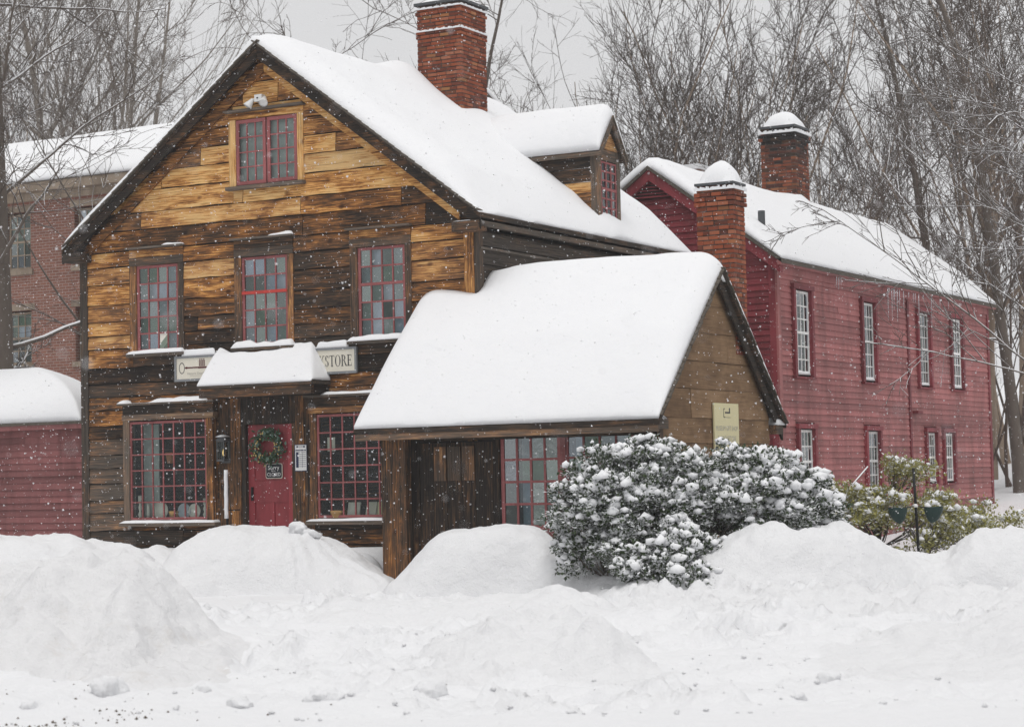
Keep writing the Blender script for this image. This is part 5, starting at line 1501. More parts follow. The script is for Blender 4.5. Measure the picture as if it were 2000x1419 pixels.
bank('rounded snow mound in front of the plank door of the shed', [(-1.53, 30.9, .28), (-1.3, 30.8, .72), (-.93, 30.7, 1.0), (-.34, 30.6, 1.08), (.24, 30.3, 1.02), (.59, 30.1, .76), (1.21, 29.7, .52), (1.75, 29.3, .40)], .85, 1.5, .36, 280, .035, .04, 3.2, None, cut_face)
bank('long snow bank in front of the green bushes', [(1.35, 28.5, .28), (1.99, 28.5, .47), (2.54, 28.5, .68), (3.03, 28.5, .90), (3.38, 28.5, 1.02), (4.2, 28.5, 1.05), (4.68, 28.5, 1.0), (5.01, 28.5, .79), (5.45, 29, .56), (5.93, 29, .60), (6.22, 29, .88), (6.5, 29, .96), (6.92, 29, .92), (7.96, 29, .94), (10, 29, 1.0)], .85, 2.2, .40, 300, .085, .045, 2.3)
bank('low rough ridge of cleared snow below the bushes', [(-1.9, 26, .26), (-.37, 26, .32), (.55, 25.5, .42), (1.81, 26, .28), (3.06, 26, .26), (3.5, 25.6, .26), (3.9, 25, .38), (4.65, 24.5, .40), (5.23, 24.5, .36), (5.7, 24, .45), (6.57, 24, .45), (9, 24, .5)], 1.6, 1.1, .8, 320, .09, .05, 1.6)
bank('pale snow heap in the middle of the foreground', [(-.45, 20, .20), (-.12, 20.8, .40), (.25, 21, .52), (.66, 20.5, .46), (.9, 20, .27), (1.0, 19.2, .12)], 1.8, 1.3, .45, 340, .13, .04, 1.4, SNOWB)
bank('gentle snow rise at the street edge in front of the garden pole', [(3.21, 19.5, .10), (3.78, 20, .22), (4.37, 20.5, .31), (5.38, 21, .38), (7, 21, .4)], 2.8, 1.6, .9, 360, .06)

# snow knob on the door mound and loose lumps along the street
def lump(label, a, b, r_, seed, zoff=0, group='loose snow lumps'):
    import bmesh as _b
    bm = _b.new(); _b.ops.create_icosphere(bm, subdivisions=3, radius=1.0)
    V = np.array([v.co for v in bm.verts])
    d = 1 + .62 * fbm(V[:, 0] * 1.5 + seed, V[:, 1] * 1.5, V[:, 2] * 1.5, seed, 3) + .16 * fbm(V[:, 0] * 4, V[:, 1] * 4 + seed, V[:, 2] * 4, seed + 9, 2)
    V = V * d[:, None] * np.array([1.15, .9, .78]) * r_
    for v, p in zip(bm.verts, V): v.co = p
    me = bpy.data.meshes.new('snow_lump'); bm.to_mesh(me); bm.free(); me.materials.append(SNOWG)
    me.polygons.foreach_set('use_smooth', [True] * len(me.polygons))
    x, y = ab2xy(a, b); z = float(ground_z(np.array([a]), np.array([b]))[0]) + r_ * .25 + zoff
    o = link_mesh('snow_lump', me, None, (x, y, z)); o.rotation_euler = (0, 0, seed * 1.7)
    return tag(o, label, 'snow lump', group)
lump('knob of snow on top of the door mound', -3.32, 32.5, .15, 5, .90, None)
lump('second smaller knob on top of the door mound', -3.12, 32.45, .12, 15, .80, None)
LL = 'loose lump of shovelled snow lying near the street'
for i, (a, b, r_) in enumerate([(-3.35, 17.4, .20), (-3.75, 16.4, .09), (-2.15, 16.5, .11), (-1.55, 16.6, .13), (-1.42, 16.5, .08), (-.85, 16.7, .07), (-.75, 17.9, .14), (-2.6, 17.5, .10), (2.2, 16.9, .08), (2.6, 17.9, .12), (3.1, 16.6, .08), (.15, 16.4, .07), (1.3, 17.3, .07)]):
    lump(LL, a, b, r_ * .8, 20 + i, -r_ * .18)
# crumbs: too many to count
def crumbs(name, label, n, fa, mat, rmin, rmax, seed, cat):
    g = np.random.default_rng(seed); a, b = fa(g, n)
    z = ground_z(a, b); x, y = ab2xy(a, b)
    r_ = rmin + (rmax - rmin) * g.random(n) ** 2.5
    base = np.array([(1, 0, 0), (-1, 0, 0), (0, 1, 0), (0, -1, 0), (0, 0, .8), (0, 0, -.8)], float)
    fc = np.array([(0, 2, 4), (2, 1, 4), (1, 3, 4), (3, 0, 4), (2, 0, 5), (1, 2, 5), (3, 1, 5), (0, 3, 5)])
    V = base[None] * r_[:, None, None] * (.7 + .6 * g.random((n, 6, 1)))
    th = g.random(n) * 6.28; c, s = np.cos(th), np.sin(th)
    V = np.stack([V[..., 0] * c[:, None] - V[..., 1] * s[:, None], V[..., 0] * s[:, None] + V[..., 1] * c[:, None], V[..., 2]], -1)
    V += np.stack([x, y, z + r_ * .35], -1)[:, None]
    Fq = (fc[None] + 6 * np.arange(n)[:, None, None]).reshape(-1, 3)
    o = link_mesh(name, np_mesh(name, V.reshape(-1, 3), Fq, mat, mat is not GRIT)); return tag(o, label, cat, None, 'stuff')
crumbs('snow_crumbs', 'small crumbs of broken snow over the cleared ground', 260, lambda g, n: ((g.random(n) * 2 - 1) * 5, 15.6 + 6 * g.random(n) ** 1.3), SNOWG, .008, .04, 3, 'snow')
def grit_pos(g, n):
    k = g.integers(0, 6, n)
    ca = np.array([-3.75, -3.45, -3.6, -3.0, -3.9, -2.9])[k]; cb = np.array([15.72, 15.7, 15.66, 15.9, 15.74, 16.2])[k]
    return ca + g.normal(0, .20, n), cb + g.normal(0, .06, n)
crumbs('road_grit', 'brown grit scattered on the snowy street edge', 90, grit_pos, GRIT, .004, .016, 4, 'grit')
crumbs('stray_grit', 'sparse dark specks of grit over the ploughed snow', 60, lambda g, n: (-3.5 + g.normal(0, 1.6, n), 15.6 + 4.0 * g.random(n) ** 1.5), GRIT, .006, .016, 6, 'grit')

# ================================================================== bushes
def bush(name, label, blobs, n_tip, leaf_n, leaf_l, spread, lmat, snow_p, seed, cushions=(), stems=(), snow_r=(.05, .10), group=None, under=.35, spray=(.10, .26)):
    """blobs: (a, b, z, ra, rb, rz). leaf sprays sit on the shell of the blobs, each carrying its own pat of snow"""
    g = np.random.default_rng(seed)
    c0 = blobs[0]; x0, y0 = ab2xy(c0[0], c0[1])
    root = thing(name, label, 'bush', (x0, y0, .1), group)
    wts = np.array([b_[3] * b_[4] + b_[3] * b_[5] for b_ in blobs]); wts = wts / wts.sum()
    bi = g.choice(len(blobs), n_tip, p=wts); B_ = np.array(blobs)[bi]
    nc = max(20, n_tip // 24)                         # sprays: boughs that hang together
    cb_ = g.choice(len(blobs), nc, p=wts); CB = np.array(blobs)[cb_]
    w_ = g.normal(size=(nc, 3)); w_ /= np.linalg.norm(w_, axis=1)[:, None]
    w_[:, 2] = np.where(w_[:, 2] < -under, -w_[:, 2] * .6, w_[:, 2])
    rad = 1 - np.abs(g.normal(0, .14, nc)) + .16 * fbm(w_[:, 0] * 2.2 + cb_, w_[:, 1] * 2.2, w_[:, 2] * 2.2, seed, 3) + np.where(g.random(nc) < .12, .16, 0)
    CP_ = CB[:, :3] + w_ * CB[:, 3:] * rad[:, None]; CR = spray[0] + (spray[1] - spray[0]) * g.random(nc)
    ci = g.choice(nc, n_tip, p=CR ** 1.5 / (CR ** 1.5).sum()); bi = cb_[ci]
    u = g.normal(size=(n_tip, 3)); u /= np.linalg.norm(u, axis=1)[:, None]
    P = CP_[ci] + u * CR[ci][:, None] * np.array([1.15, 1.0, .62]) * (.55 + .5 * g.random((n_tip, 1))) + w_[ci] * .05
    X_, Y_ = ab2xy(P[:, 0], P[:, 1]); P = np.stack([X_, Y_, P[:, 2]], -1)
    keep = P[:, 2] > .05; P = P[keep]; u = u[keep]; ow = w_[ci][keep]; n_tip = len(P)
    uo = ow * .7 + u * .5
    uw = np.stack([uo[:, 0] * AX.x + uo[:, 1] * BX.x, uo[:, 0] * AX.y + uo[:, 1] * BX.y, uo[:, 2]], -1)
    # leaves
    nL = n_tip * leaf_n
    ti = np.repeat(np.arange(n_tip), leaf_n)
    base = P[ti] + g.normal(0, spread, (nL, 3)) * np.array([1, 1, .75])
    d = g.normal(size=(nL, 3)) * .8 + uw[ti] * .8 + np.array([0, 0, .15]); d /= np.linalg.norm(d, axis=1)[:, None]
    nrm = g.normal(size=(nL, 3)) * .75 + np.array([0, 0, .9]); s = np.cross(d, nrm); s /= np.linalg.norm(s, axis=1)[:, None] + 1e-6
    nn = np.cross(s, d)
    ln = leaf_l * (.6 + .8 * g.random(nL))[:, None]; wd = ln * .28
    V = np.stack([base, base + d * ln * .5 + s * wd + nn * ln * .08, base + d * ln, base + d * ln * .5 - s * wd + nn * ln * .08], 1).reshape(-1, 3)
    F = np.arange(nL * 4).reshape(-1, 4)
    lo = link_mesh('foliage', np_mesh('foliage', V - np.array(org(root)), F, lmat, False), root); 
    # twigs that carry the sprays
    ctr = np.array([[*ab2xy(b_[0], b_[1]), max(.1, b_[2] - b_[5] * .6)] for b_ in blobs])[bi][keep]
    sel = g.choice(n_tip, min(n_tip, 260), replace=False)
    tw = MB()
    for k in sel:
        a_, b_ = Vector(ctr[k]), Vector(P[k]); m_ = a_.lerp(b_, .55) + Vector((0, 0, -.08))
        tw.tube([a_, m_, b_], [.014, .009, .004], 3, False)
    tw.build('twigs', BARKDARK, root)
    # snow pats
    sp = np.where(g.random(n_tip) < snow_p * sstep(u[:, 2], -.25, .25))[0]
    import bmesh as _b
    bm = _b.new(); _b.ops.create_icosphere(bm, subdivisions=1, radius=1.0)
    IV = np.array([v.co for v in bm.verts]); IF = np.array([[v.index for v in f.verts] for f in bm.faces]); bm.free()
    m_ = len(sp); rr = snow_r[0] + (snow_r[1] - snow_r[0]) * g.random(m_) ** 2.2
    ph = g.random((m_, 1)) * 50
    dsp = 1 + .75 * fbm(IV[None, :, 0] * 1.7 + ph, IV[None, :, 1] * 1.7 + ph, IV[None, :, 2] * 1.7, seed, 3)
    el = .75 + .7 * g.random((m_, 1)); th = g.random((m_, 1)) * 6.28
    sx = IV[None, :, 0] * el; sy = IV[None, :, 1] / el; szz = np.where(IV[None, :, 2] > 0, IV[None, :, 2] * .85, IV[None, :, 2] * .45)
    SV = np.stack([sx * np.cos(th) - sy * np.sin(th), sx * np.sin(th) + sy * np.cos(th), szz + 0 * sx], -1) * dsp[..., None] * rr[:, None, None]
    SV += (P[sp] + uw[sp] * .02 + np.array([0, 0, spread * .35]))[:, None]
    SF = (IF[None] + len(IV) * np.arange(m_)[:, None, None]).reshape(-1, 3)
    so = link_mesh('snow_pats', np_mesh('snow_pats', SV.reshape(-1, 3) - np.array(org(root)), SF, SNOW), root); so['kind'] = 'stuff'
    for (a, b, z, r_) in cushions:
        x, y = ab2xy(a, b)
        d_ = 1 + .25 * fbm(IV[:, 0] * 1.2 + a * 9, IV[:, 1] * 1.2, IV[:, 2] * 1.2, seed + 1, 3)
        CV = IV * d_[:, None] * np.array([1.25, 1.1, .8]) * r_ + np.array([x, y, z])
        link_mesh('snow_cushion', np_mesh('snow_cushion', CV - np.array(org(root)), IF, SNOW), root)
    for pts in stems:
        MB().tube([(*ab2xy(a, b), z) for a, b, z in pts], [.03, .022, .014][:len(pts)] + [.012] * (len(pts) - 3), 6).build('stem', BARKSNOW, root, None, None, True)
    return root
bush('snowy_bush', 'large dark evergreen bush loaded with snow in front of the shed gable',
     [(1.55, 29.2, 1.1, .9, .6, 1.0), (2.35, 29.3, 1.15, .85, .65, .95), (3.05, 29.5, 1.2, .95, .7, .92), (3.65, 29.7, 1.1, .70, .6, .72), (2.0, 28.6, .55, .75, .5, .50), (1.25, 29.3, .65, .45, .5, .55), (1.55, 29.3, 1.55, .48, .4, .45), (2.7, 29.5, 1.55, .55, .5, .48), (3.4, 29.6, 1.5, .5, .5, .42), (2.15, 28.2, .32, .42, .25, .28)],
     12000, 9, .058, .04, LEAFDK, .95, 11,
     snow_r=(.02, .10))
bush('pale_green_bush', 'loose yellow green bush dusted with snow beside the red clapboard wall',
     [(4.95, 33.0, .85, .75, .7, .55), (5.7, 33.4, .85, .85, .7, .55), (6.5, 33.8, .75, .9, .7, .5), (7.25, 34.2, .55, .6, .6, .4), (5.35, 33.2, 1.75, .42, .4, .40), (5.95, 33.4, 1.55, .40, .4, .33), (4.4, 32.6, .7, .5, .5, .55), (5.9, 33.0, .25, 1.2, .5, .35), (6.9, 33.9, 1.0, .35, .4, .3), (7.7, 34.6, .75, .35, .4, .35)],
     2000, 12, .06, .08, LEAFYL, .6, 23, stems=[[(4.5, 32.6, .5), (4.9, 32.7, 1.05), (5.2, 32.9, 1.5), (5.5, 33.1, 1.8)], [(5.4, 33.2, .1), (5.4, 33.2, .9), (5.6, 33.3, 1.5)], [(6.5, 33.8, .1), (6.6, 33.8, .7), (6.9, 33.9, 1.1)]], snow_r=(.03, .085))

# garden pole with two green dishes
pl_ = thing('garden_pole', 'thin black pole carrying two dark green dishes in the snow bank', 'pole', (*ab2xy(5.80, 30.9), .3))
pa = [(*ab2xy(5.82, 30.8), .25), (*ab2xy(5.80, 30.8), 1.0), (*ab2xy(5.775, 30.8), 1.76)]
MB().tube(pa, .021, 8).build('pole', IRON, pl_, smooth=True)
for s_ in (-1, 1):
    a_c = 5.79 + s_ * .235
    prof = []
    mb = MB(); n = 16; rows_ = 7; vs, fs = [], []
    for i in range(rows_ + 1):                         # scoop shaped hood, open and pointed away from the pole
        t = i / rows_
        for k in range(n):
            th = 2 * math.pi * k / n
            rr = .115 * math.cos(t * math.pi / 2) ** .55
            da = rr * math.cos(th); 
            if da * s_ > .03: da += s_ * .05 * math.cos(t * 1.5)
            x, y = ab2xy(a_c + da, 30.8 + rr * math.sin(th) * .8); vs.append((x, y, 1.19 - .235 * t + (.012 if da * s_ > .04 and i == 0 else 0)))
    fs = [(i * n + k, i * n + (k + 1) % n, (i + 1) * n + (k + 1) % n, (i + 1) * n + k) for i in range(rows_) for k in range(n)] + [tuple(range(n))]
    mb.add(vs, fs); mb.build('dish', DKGREEN, pl_, smooth=False)
    MB().tube([(*ab2xy(5.79, 30.8), 1.21), (*ab2xy(a_c, 30.8), 1.18)], .010, 6).build('arm', IRON, pl_)
MB().lathe((*ab2xy(5.79, 30.8), 1.195), [(.028, 0), (.032, .03), (.02, .05)], 8).build('collar', WHITEPLASTIC, pl_)

# ================================================================== trees
def tubes_mesh(name, levels, mat, sides):
    Vs, Fs, off = [], [], 0
    for (P, R_), k in zip(levels, sides):
        n, m, _ = P.shape
        if n == 0: continue
        D = np.gradient(P, axis=1); D /= np.linalg.norm(D, axis=2, keepdims=True) + 1e-9
        ref = np.where(np.abs(D[..., 2:3]) > .9, np.array([1., 0, 0]), np.array([0, 0, 1.]))
        S = np.cross(D, ref); S /= np.linalg.norm(S, axis=2, keepdims=True) + 1e-9
        U = np.cross(S, D)
        th = 2 * np.pi * np.arange(k) / k + .5
        V = P[:, :, None, :] + R_[:, :, None, None] * (S[:, :, None, :] * np.cos(th)[:, None] + U[:, :, None, :] * np.sin(th)[:, None])
        base = off + (np.arange(n)[:, None, None] * m + np.arange(m - 1)[None, :, None]) * k
        kk = np.arange(k)[None, None, :]; k2 = (np.arange(k) + 1)[None, None, :] % k
        F = np.stack([base + kk, base + k2, base + k + k2, base + k + kk], -1).reshape(-1, 4)
        Vs.append(V.reshape(-1, 3)); Fs.append(F); off += n * m * k
    return np_mesh(name, np.concatenate(Vs), np.concatenate(Fs), mat)

def grow(g, start, dirs, length, radius, m, curl, up, taper=.25):
    n = len(start); P = np.zeros((n, m, 3)); P[:, 0] = start
    d = dirs / np.linalg.norm(dirs, axis=1, keepdims=True)
    st = (length / (m - 1))[:, None]
    for i in range(1, m):
        d = d + g.normal(0, curl, (n, 3)) + np.array([0, 0, 1.0]) * (up if np.isscalar(up) else up[:, None])
        d /= np.linalg.norm(d, axis=1, keepdims=True)
        P[:, i] = P[:, i - 1] + d * st
    t = np.linspace(0, 1, m)
    R_ = radius[:, None] * (1 - (1 - taper) * t[None])
    return P, R_
def spawn(g, P, R_, L_, nch, t0, ratio, ang, m, curl, up, rr=.55, rmin=.006, jl=.35):
    n, mm, _ = P.shape
    nk = np.maximum(0, g.poisson(nch, n)) if np.isscalar(nch) else nch
    pi = np.repeat(np.arange(n), nk); c = len(pi)
    t = t0 + (1 - t0) * g.random(c) ** .85
    f = t * (mm - 1); i0 = np.minimum(f.astype(int), mm - 2); w = (f - i0)[:, None]
    pos = P[pi, i0] * (1 - w) + P[pi, i0 + 1] * w
    tan = P[pi, i0 + 1] - P[pi, i0]; tan /= np.linalg.norm(tan, axis=1, keepdims=True)
    rnd = g.normal(size=(c, 3)); perp = rnd - tan * (rnd * tan).sum(1, keepdims=True); perp /= np.linalg.norm(perp, axis=1, keepdims=True)
    an = np.radians(g.normal(ang, ang * .25, c))[:, None]
    d = tan * np.cos(an) + perp * np.sin(an)
    ln = L_[pi] * ratio * (1.15 - .6 * t) * (1 + jl * g.normal(size=c)).clip(.35, 1.8)
    rad = np.maximum(rmin, (R_[pi, i0] * rr).clip(None, 1))
    Pn, Rn = grow(g, pos, d, ln, rad, m, curl, up)
    return Pn, np.maximum(Rn, rmin * .7), ln

def tree_meshes(seed, stems, spec):
    """stems: (dx, dy, lean x, lean y, length, radius). spec: list of spawn settings per level"""
    g = np.random.default_rng(seed)
    s = np.array(stems, float)
    st = np.concatenate([s[:, :2], np.zeros((len(s), 1))], 1); dr = np.concatenate([s[:, 2:4], np.ones((len(s), 1))], 1)
    P, R_ = grow(g, st, dr, s[:, 4], s[:, 5], 16, spec[0].get('curl', .05), spec[0].get('up', .02), .12)
    lv = [(P, R_)]; L_ = s[:, 4]
    for sp in spec[1:]:
        P, R_, L_ = spawn(g, P, R_, L_, **sp); lv.append((P, R_))
    return lv
_tree_cache = {}
def tree_proto(key, seed, stems, spec, bmat, tmat, nthick=2):
    lv = tree_meshes(seed, stems, spec)
    a = tubes_mesh('trunk', lv[:nthick], bmat, [8, 5, 4][:nthick]); b = tubes_mesh('crown', lv[nthick:], tmat, [4, 3, 3, 3])
    _tree_cache[key] = (a, b)
def plant(key, name, label, a, b, z, rot, sc=1.0, group=None):
    x, y = ab2xy(a, b)
    o = thing(name, label, 'tree', (x, y, z), group); o.rotation_euler = (0, 0, rot); o.scale = (sc, sc, sc)
    for me_, nm in zip(_tree_cache[key], ('trunk', 'crown')):
        c = bpy.data.objects.new(nm, me_); COL.objects.link(c); c.parent = o
    return o
UPR = lambda n1, n2, n3, n4, a1=30, r1=.55: [dict(curl=.035, up=.01), dict(nch=n1, t0=.18, ratio=r1, ang=a1, m=12, curl=.045, up=.045, rr=.45, rmin=.014), dict(nch=n2, t0=.15, ratio=.50, ang=28, m=9, curl=.055, up=.045, rr=.5, rmin=.011),
                             dict(nch=n3, t0=.12, ratio=.45, ang=28, m=6, curl=.07, up=.035, rr=.55, rmin=.0085), dict(nch=n4, t0=.2, ratio=.45, ang=32, m=4, curl=.09, up=.03, rr=.6, rmin=.0065)]
DEC = lambda n1, n2, n3, n4, a1=30: [dict(curl=.03, up=.01), dict(nch=n1, t0=.4, ratio=1.0, ang=a1, m=13, curl=.05, up=.03, rr=.6, rmin=.02), dict(nch=n2, t0=.2, ratio=.52, ang=32, m=9, curl=.06, up=.035, rr=.45, rmin=.013),
                             dict(nch=n3, t0=.12, ratio=.5, ang=32, m=7, curl=.07, up=.03, rr=.5, rmin=.0095), dict(nch=n4, t0=.12, ratio=.5, ang=32, m=5, curl=.08, up=.025, rr=.6, rmin=.007)]
SPR = lambda n1, n2, n3, n4, r1=.5, up=.03: [dict(curl=.05, up=.02), dict(nch=n1, t0=.18, ratio=r1, ang=58, m=12, curl=.09, up=up, rr=.3, rmin=.02), dict(nch=n2, t0=.15, ratio=.5, ang=45, m=8, curl=.11, up=up * .6, rr=.5, rmin=.012),
                             dict(nch=n3, t0=.15, ratio=.5, ang=42, m=6, curl=.12, up=.0, rr=.55, rmin=.008), dict(nch=n4, t0=.15, ratio=.5, ang=40, m=4, curl=.12, up=.0, rr=.6, rmin=.006)]
tree_proto('vase', 1, [(0, 0, .05, .02, 8.5, .19), (.4, .1, .22, .1, 7.5, .14), (-.4, 0, -.2, .05, 8, .13)], DEC(7, 8, 6, 3.5, 26), BARKTAN, TWIGDARK)
tree_proto('vase2', 2, [(0, 0, -.05, .02, 9, .21), (.3, 0, .2, .05, 8, .14)], DEC(9, 8, 6, 3.5, 32), BARKTAN, TWIGDARK)
tree_proto('tall_pale', 3, [(0, 0, .04, .0, 23, .22), (.5, .2, .16, .05, 21, .15)], UPR(20, 7, 6, 2, 40, .36), BARKPALE, TWIGPALE)
tree_proto('spread', 4, [(0, 0, .02, .02, 18, .20)], SPR(30, 8, 6, 3, .30), BARKDARK, TWIGDARK)
tree_proto('thicket', 5, [(0, 0, .1, 0, 9, .05), (.5, .3, .3, .1, 8, .045), (-.4, .1, -.3, .1, 8.5, .045), (.2, -.5, .1, -.3, 8, .04), (-.7, -.3, -.4, -.2, 7, .04), (.9, -.2, .5, 0, 7, .04)], UPR(8, 6, 4, 1.5, 40), TWIGBROWN, TWIGBROWN)
tree_proto('arching', 6, [(0, 0, .1, 0, 9.5, .06), (.2, .1, .35, .1, 9, .05), (-.2, 0, -.25, .05, 9, .05), (.1, .2, .6, .2, 8, .045), (-.1, .1, -.5, -.1, 8, .045)],
           [dict(curl=.05, up=.0), dict(nch=8, t0=.3, ratio=.38, ang=28, m=12, curl=.11, up=-.02, rr=.55, rmin=.012), dict(nch=5, t0=.2, ratio=.5, ang=34, m=9, curl=.14, up=-.05, rr=.6, rmin=.009), dict(nch=4, t0=.2, ratio=.45, ang=36, m=6, curl=.14, up=-.05, rr=.6, rmin=.007)], TWIGDARK, TWIGDARK)
tree_proto('snowy', 7, [(0, 0, -.02, .02, 17, .19)], SPR(30, 9, 6, 4, .34, .02), BARKSNOW, TWIGSNOW)
GT = lambda px, b: (px - 1000) / 4150 * b
# far side of the brick house
for px, b, k, rot, sc, lab in ((105, 76, 'tall_pale', .3, 1.0, 'tall pale trunked tree rising over the middle of the brick house roof'), (185, 84, 'tall_pale', 2.2, 1.0, 'tall pale bare tree between two others over the brick house ridge'),
                               (238, 74, 'tall_pale', 4.0, .80, 'slender pale tree nearest the gable above the brick house'), (20, 82, 'vase2', 1.0, 1.15, 'bushy bare tree at the far corner of the brick house roof'), (-60, 74, 'tall_pale', 5.0, 1.0, 'pale bare tree cut by the picture edge beyond the brick house')):
    plant(k, 'bare_tree', lab, GT(px, b), b, .9 if b < 75 else 1.5, rot, sc, 'bare trees beyond the brick house')
plant('arching', 'arching_shrub', 'arching bare shrub with curling stems behind the roof slope of the gable', GT(330, 52), 52, .6 + 1.6, .4, 1.15)
plant('spread', 'bare_tree', 'spreading bare tree behind the tall brick chimney', GT(888, 66), 66, 1.2, .8, .95, 'bare trees behind the roofs')
for px, b, k, rot, sc, lab in ((1120, 80, 'vase', .2, .85, 'small bare tree seen through the gap next to the dormer ridge'), (1215, 74, 'vase2', 1.4, .92, 'slender bare tree above the dormer roof'), (1310, 72, 'vase', 2.6, 1.12, 'many-stemmed bare tree over the red gable peak'),
                               (1415, 78, 'vase2', 3.3, 1.22, 'full bare tree between the two chimneys'), (1515, 72, 'vase', 4.4, 1.22, 'tall many-stemmed tree with tan trunks behind the sooty chimney'),
                               (1690, 76, 'vase2', .9, 1.02, 'leaning bare tree above the long red roof'), (1835, 66, 'spread', 3.7, 1.0, 'dense bare tree behind the far end of the red roof'),
                               (1925, 60, 'vase2', 4.6, 1.25, 'dense bare tree past the far corner of the red building'), (1990, 68, 'vase', 5.9, 1.35, 'bare tree half out of the picture past the red building')):
    plant(k, 'bare_tree', lab, GT(px, b), b, 1.4, rot, sc, 'bare trees behind the roofs')
for i, (px, b) in enumerate([(1770, 62), (1880, 60), (1960, 58), (2040, 60), (1600, 74), (1340, 70), (1230, 70), (60, 68), (-20, 66), (170, 70)]):
    plant('thicket', 'thicket_shrub', 'tangled brown undergrowth shrub among the bare trees', GT(px, b), b, 1.2, i * 1.3, .85 + .1 * (i % 4), 'undergrowth among the bare trees')
# tree by the brick house at the picture edge
_sp = SPR(44, 8, 6, 4, .24); _sp[0]['curl'] = .008; _sp[1]['rr'] = .17
tree_proto('edge', 9, [(0, 0, .0, .0, 18, .45)], _sp, BARKSNOW, TWIGSNOW)
plant('edge', 'bare_tree', 'thick trunked snowy tree beside the brick house', GT(-4, 45), 45, .5, 2.4, 1.0)
# trees whose snowy boughs reach over the end of the red building
plant('snowy', 'bare_tree', 'snow laden tree at the far end of the red building', GT(1985, 57), 57, .8, .5, 1.0, 'snow laden trees')
tree_proto('boughs', 17, [(0, 0, -.02, .02, 12, .14)], [dict(curl=.05, up=.02), dict(nch=52, t0=.22, ratio=.36, ang=72, m=14, curl=.06, up=.004, rr=.22, rmin=.016), dict(nch=9, t0=.12, ratio=.42, ang=34, m=9, curl=.07, up=-.006, rr=.55, rmin=.011),
           dict(nch=6, t0=.1, ratio=.45, ang=34, m=6, curl=.08, up=-.004, rr=.6, rmin=.008), dict(nch=2, t0=.2, ratio=.5, ang=36, m=4, curl=.09, up=0, rr=.6, rmin=.0065)], BARKSNOW, TWIGSNOW, 2)
plant('boughs', 'bare_tree', 'near tree whose snowy boughs hang over the red roof end', GT(2075, 40), 40, .2, 3.6, 1.0, 'snow laden trees')
# distant brick chimney peeping through the branches
fc_ = thing('distant_chimney', 'distant brick chimney showing between branches behind the red gable', 'chimney', (*ab2xy(GT(1362, 62), 62), 7.0))
x_, y_ = ab2xy(GT(1362, 62), 62)
MB().box(x_ - .35, x_ + .35, y_ - .35, y_ + .35, 2.0, 10.6).build('stack', FARBRICK, fc_)
MB().box(x_ - .4, x_ + .4, y_ - .4, y_ + .4, 10.605, 10.75).build('cap', SNOW, fc_)

# ================================================================== unseen spruces added behind the camera to darken the snowbank fronts
def spruce_mesh(seed, h, r0):
    g = np.random.default_rng(seed); V, F = [], []
    z = .5
    while z < h - .3:
        rr = r0 * (1 - z / h) ** .8 + .12; n = 15
        for k in range(n):
            th = 2 * math.pi * (k + g.random()) / n; ln = rr * (.8 + .4 * g.random()); w = rr * .26
            c, s = math.cos(th), math.sin(th); zz = z + g.normal(0, .08)
            i = len(V)
            V += [(0.05 * c, .05 * s, zz + .25), (c * ln * .55 - s * w, s * ln * .55 + c * w, zz - .12), (c * ln, s * ln, zz - .42), (c * ln * .55 + s * w, s * ln * .55 - c * w, zz - .12), (c * ln * .5, s * ln * .5, zz - .40)]
            F += [(i, i + 1, i + 2, i + 3), (i, i + 4, i + 2, i + 1), (i, i + 3, i + 2, i + 4)]
        z += .34
    m = MB(); m.v, m.f = V, F
    me = bpy.data.meshes.new('crown'); me.from_pydata(V, [], F); me.materials.append(SPRUCE); me.update()
    tm = MB().tube([(0, 0, -.3), (0, 0, h * .5), (0, 0, h)], [.17, .10, .02], 7); t2 = bpy.data.meshes.new('trunk'); t2.from_pydata(tm.v, [], tm.f); t2.materials.append(BARKDARK); t2.update()
    return t2, me
for i in range(3): _tree_cache['spruce%d' % i] = spruce_mesh(50 + i, (9.5, 8.6, 10.4)[i], (2.7, 2.5, 2.9)[i])
for i in range(19):
    plant('spruce%d' % (i % 3), 'spruce_tree', 'dark spruce added out of view to block low sky light from the snowbank fronts', -40 + i * 4.4 + random.uniform(-.6, .6), -11.5 - 2.2 * (i % 2), 0.0, i * 2.1, 1.0, 'added spruces blocking low sky light')

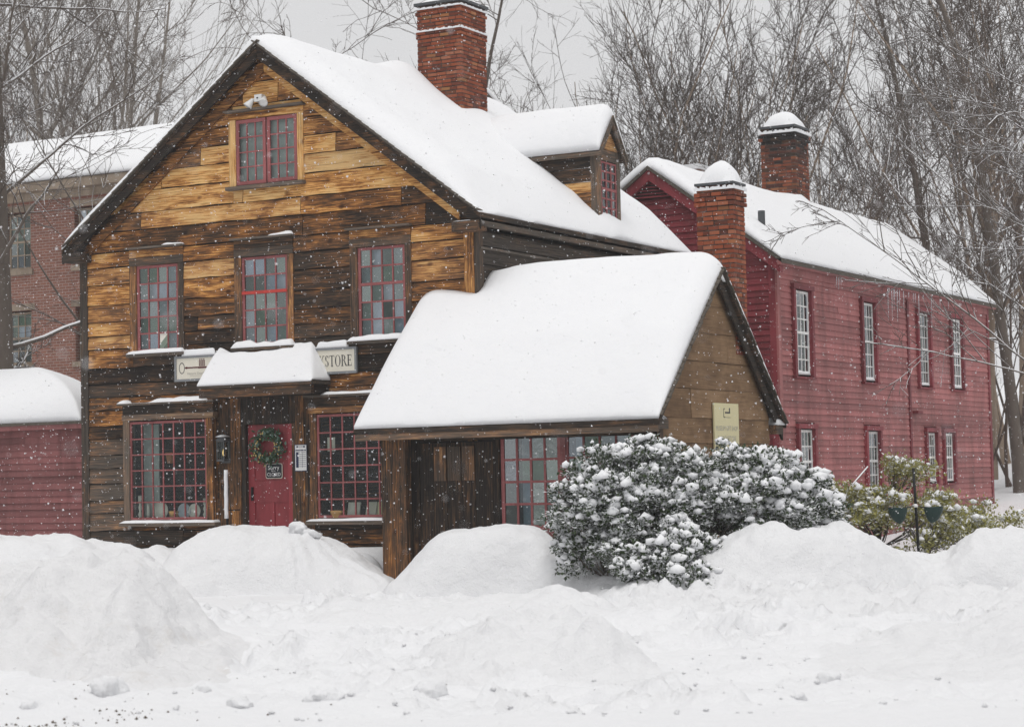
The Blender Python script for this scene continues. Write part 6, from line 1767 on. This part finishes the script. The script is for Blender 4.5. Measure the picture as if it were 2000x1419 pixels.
# ================================================================== snowy air
hx, hy = ab2xy(0, 45)
hz_m = bpy.data.materials.new('snowy_air'); hz_m.use_nodes = True
t_ = hz_m.node_tree
for n_ in list(t_.nodes): t_.nodes.remove(n_)
pv = t_.nodes.new('ShaderNodeVolumePrincipled'); pv.inputs['Color'].default_value = (.97, .975, .985, 1); pv.inputs['Density'].default_value = .0006
t_.links.new(pv.outputs[0], t_.nodes.new('ShaderNodeOutputMaterial').inputs['Volume'])
hz = MB().box(hx - 440, hx + 440, hy - 440, hy + 440, -1.6, 31).build('haze', hz_m)
hz['kind'] = 'stuff'; hz['label'] = 'thin snowy haze filling the air'; hz['category'] = 'haze'

# ================================================================== falling snow
nF = 34000
g = np.random.default_rng(77)
b = (5.0 ** 3 + (41.0 ** 3 - 5.0 ** 3) * g.random(nF)) ** (1 / 3)
b[:700] = 2.2 + 6 * g.random(700) ** .7
a = (g.random(nF) * 2 - 1) * (.27 * b + .4)
z = 1.75 + (g.random(nF) * .40 - .14) * b
ok = z > ground_z(a, b) + .05
a, b, z = a[ok], b[ok], z[ok]; nF = len(a)
x, y = ab2xy(a, b)
r_ = np.clip(np.exp(g.normal(math.log(.0048), .45, nF)), .002, .014) * np.clip(b / 22, .42, 1)
base = np.array([(1, 1, 1), (1, -1, -1), (-1, 1, -1), (-1, -1, 1)], float) / 1.4
rot = g.normal(size=(nF, 3)); rot /= np.linalg.norm(rot, axis=1)[:, None]
p2 = np.cross(rot, np.array([0.3, .5, .8])); p2 /= np.linalg.norm(p2, axis=1)[:, None]; p3 = np.cross(rot, p2)
Mx = np.stack([rot, p2, p3], 1)
V = np.einsum('kj,njl->nkl', base, Mx) * r_[:, None, None] + np.stack([x, y, z], -1)[:, None]
F = (np.array([(0, 1, 2), (0, 3, 1), (0, 2, 3), (1, 3, 2)])[None] + 4 * np.arange(nF)[:, None, None]).reshape(-1, 3)
fo = link_mesh('falling_snow', np_mesh('falling_snow', V.reshape(-1, 3), F, FLAKE, False)); tag(fo, 'snow flakes drifting down through the air', 'snow', None, 'stuff')
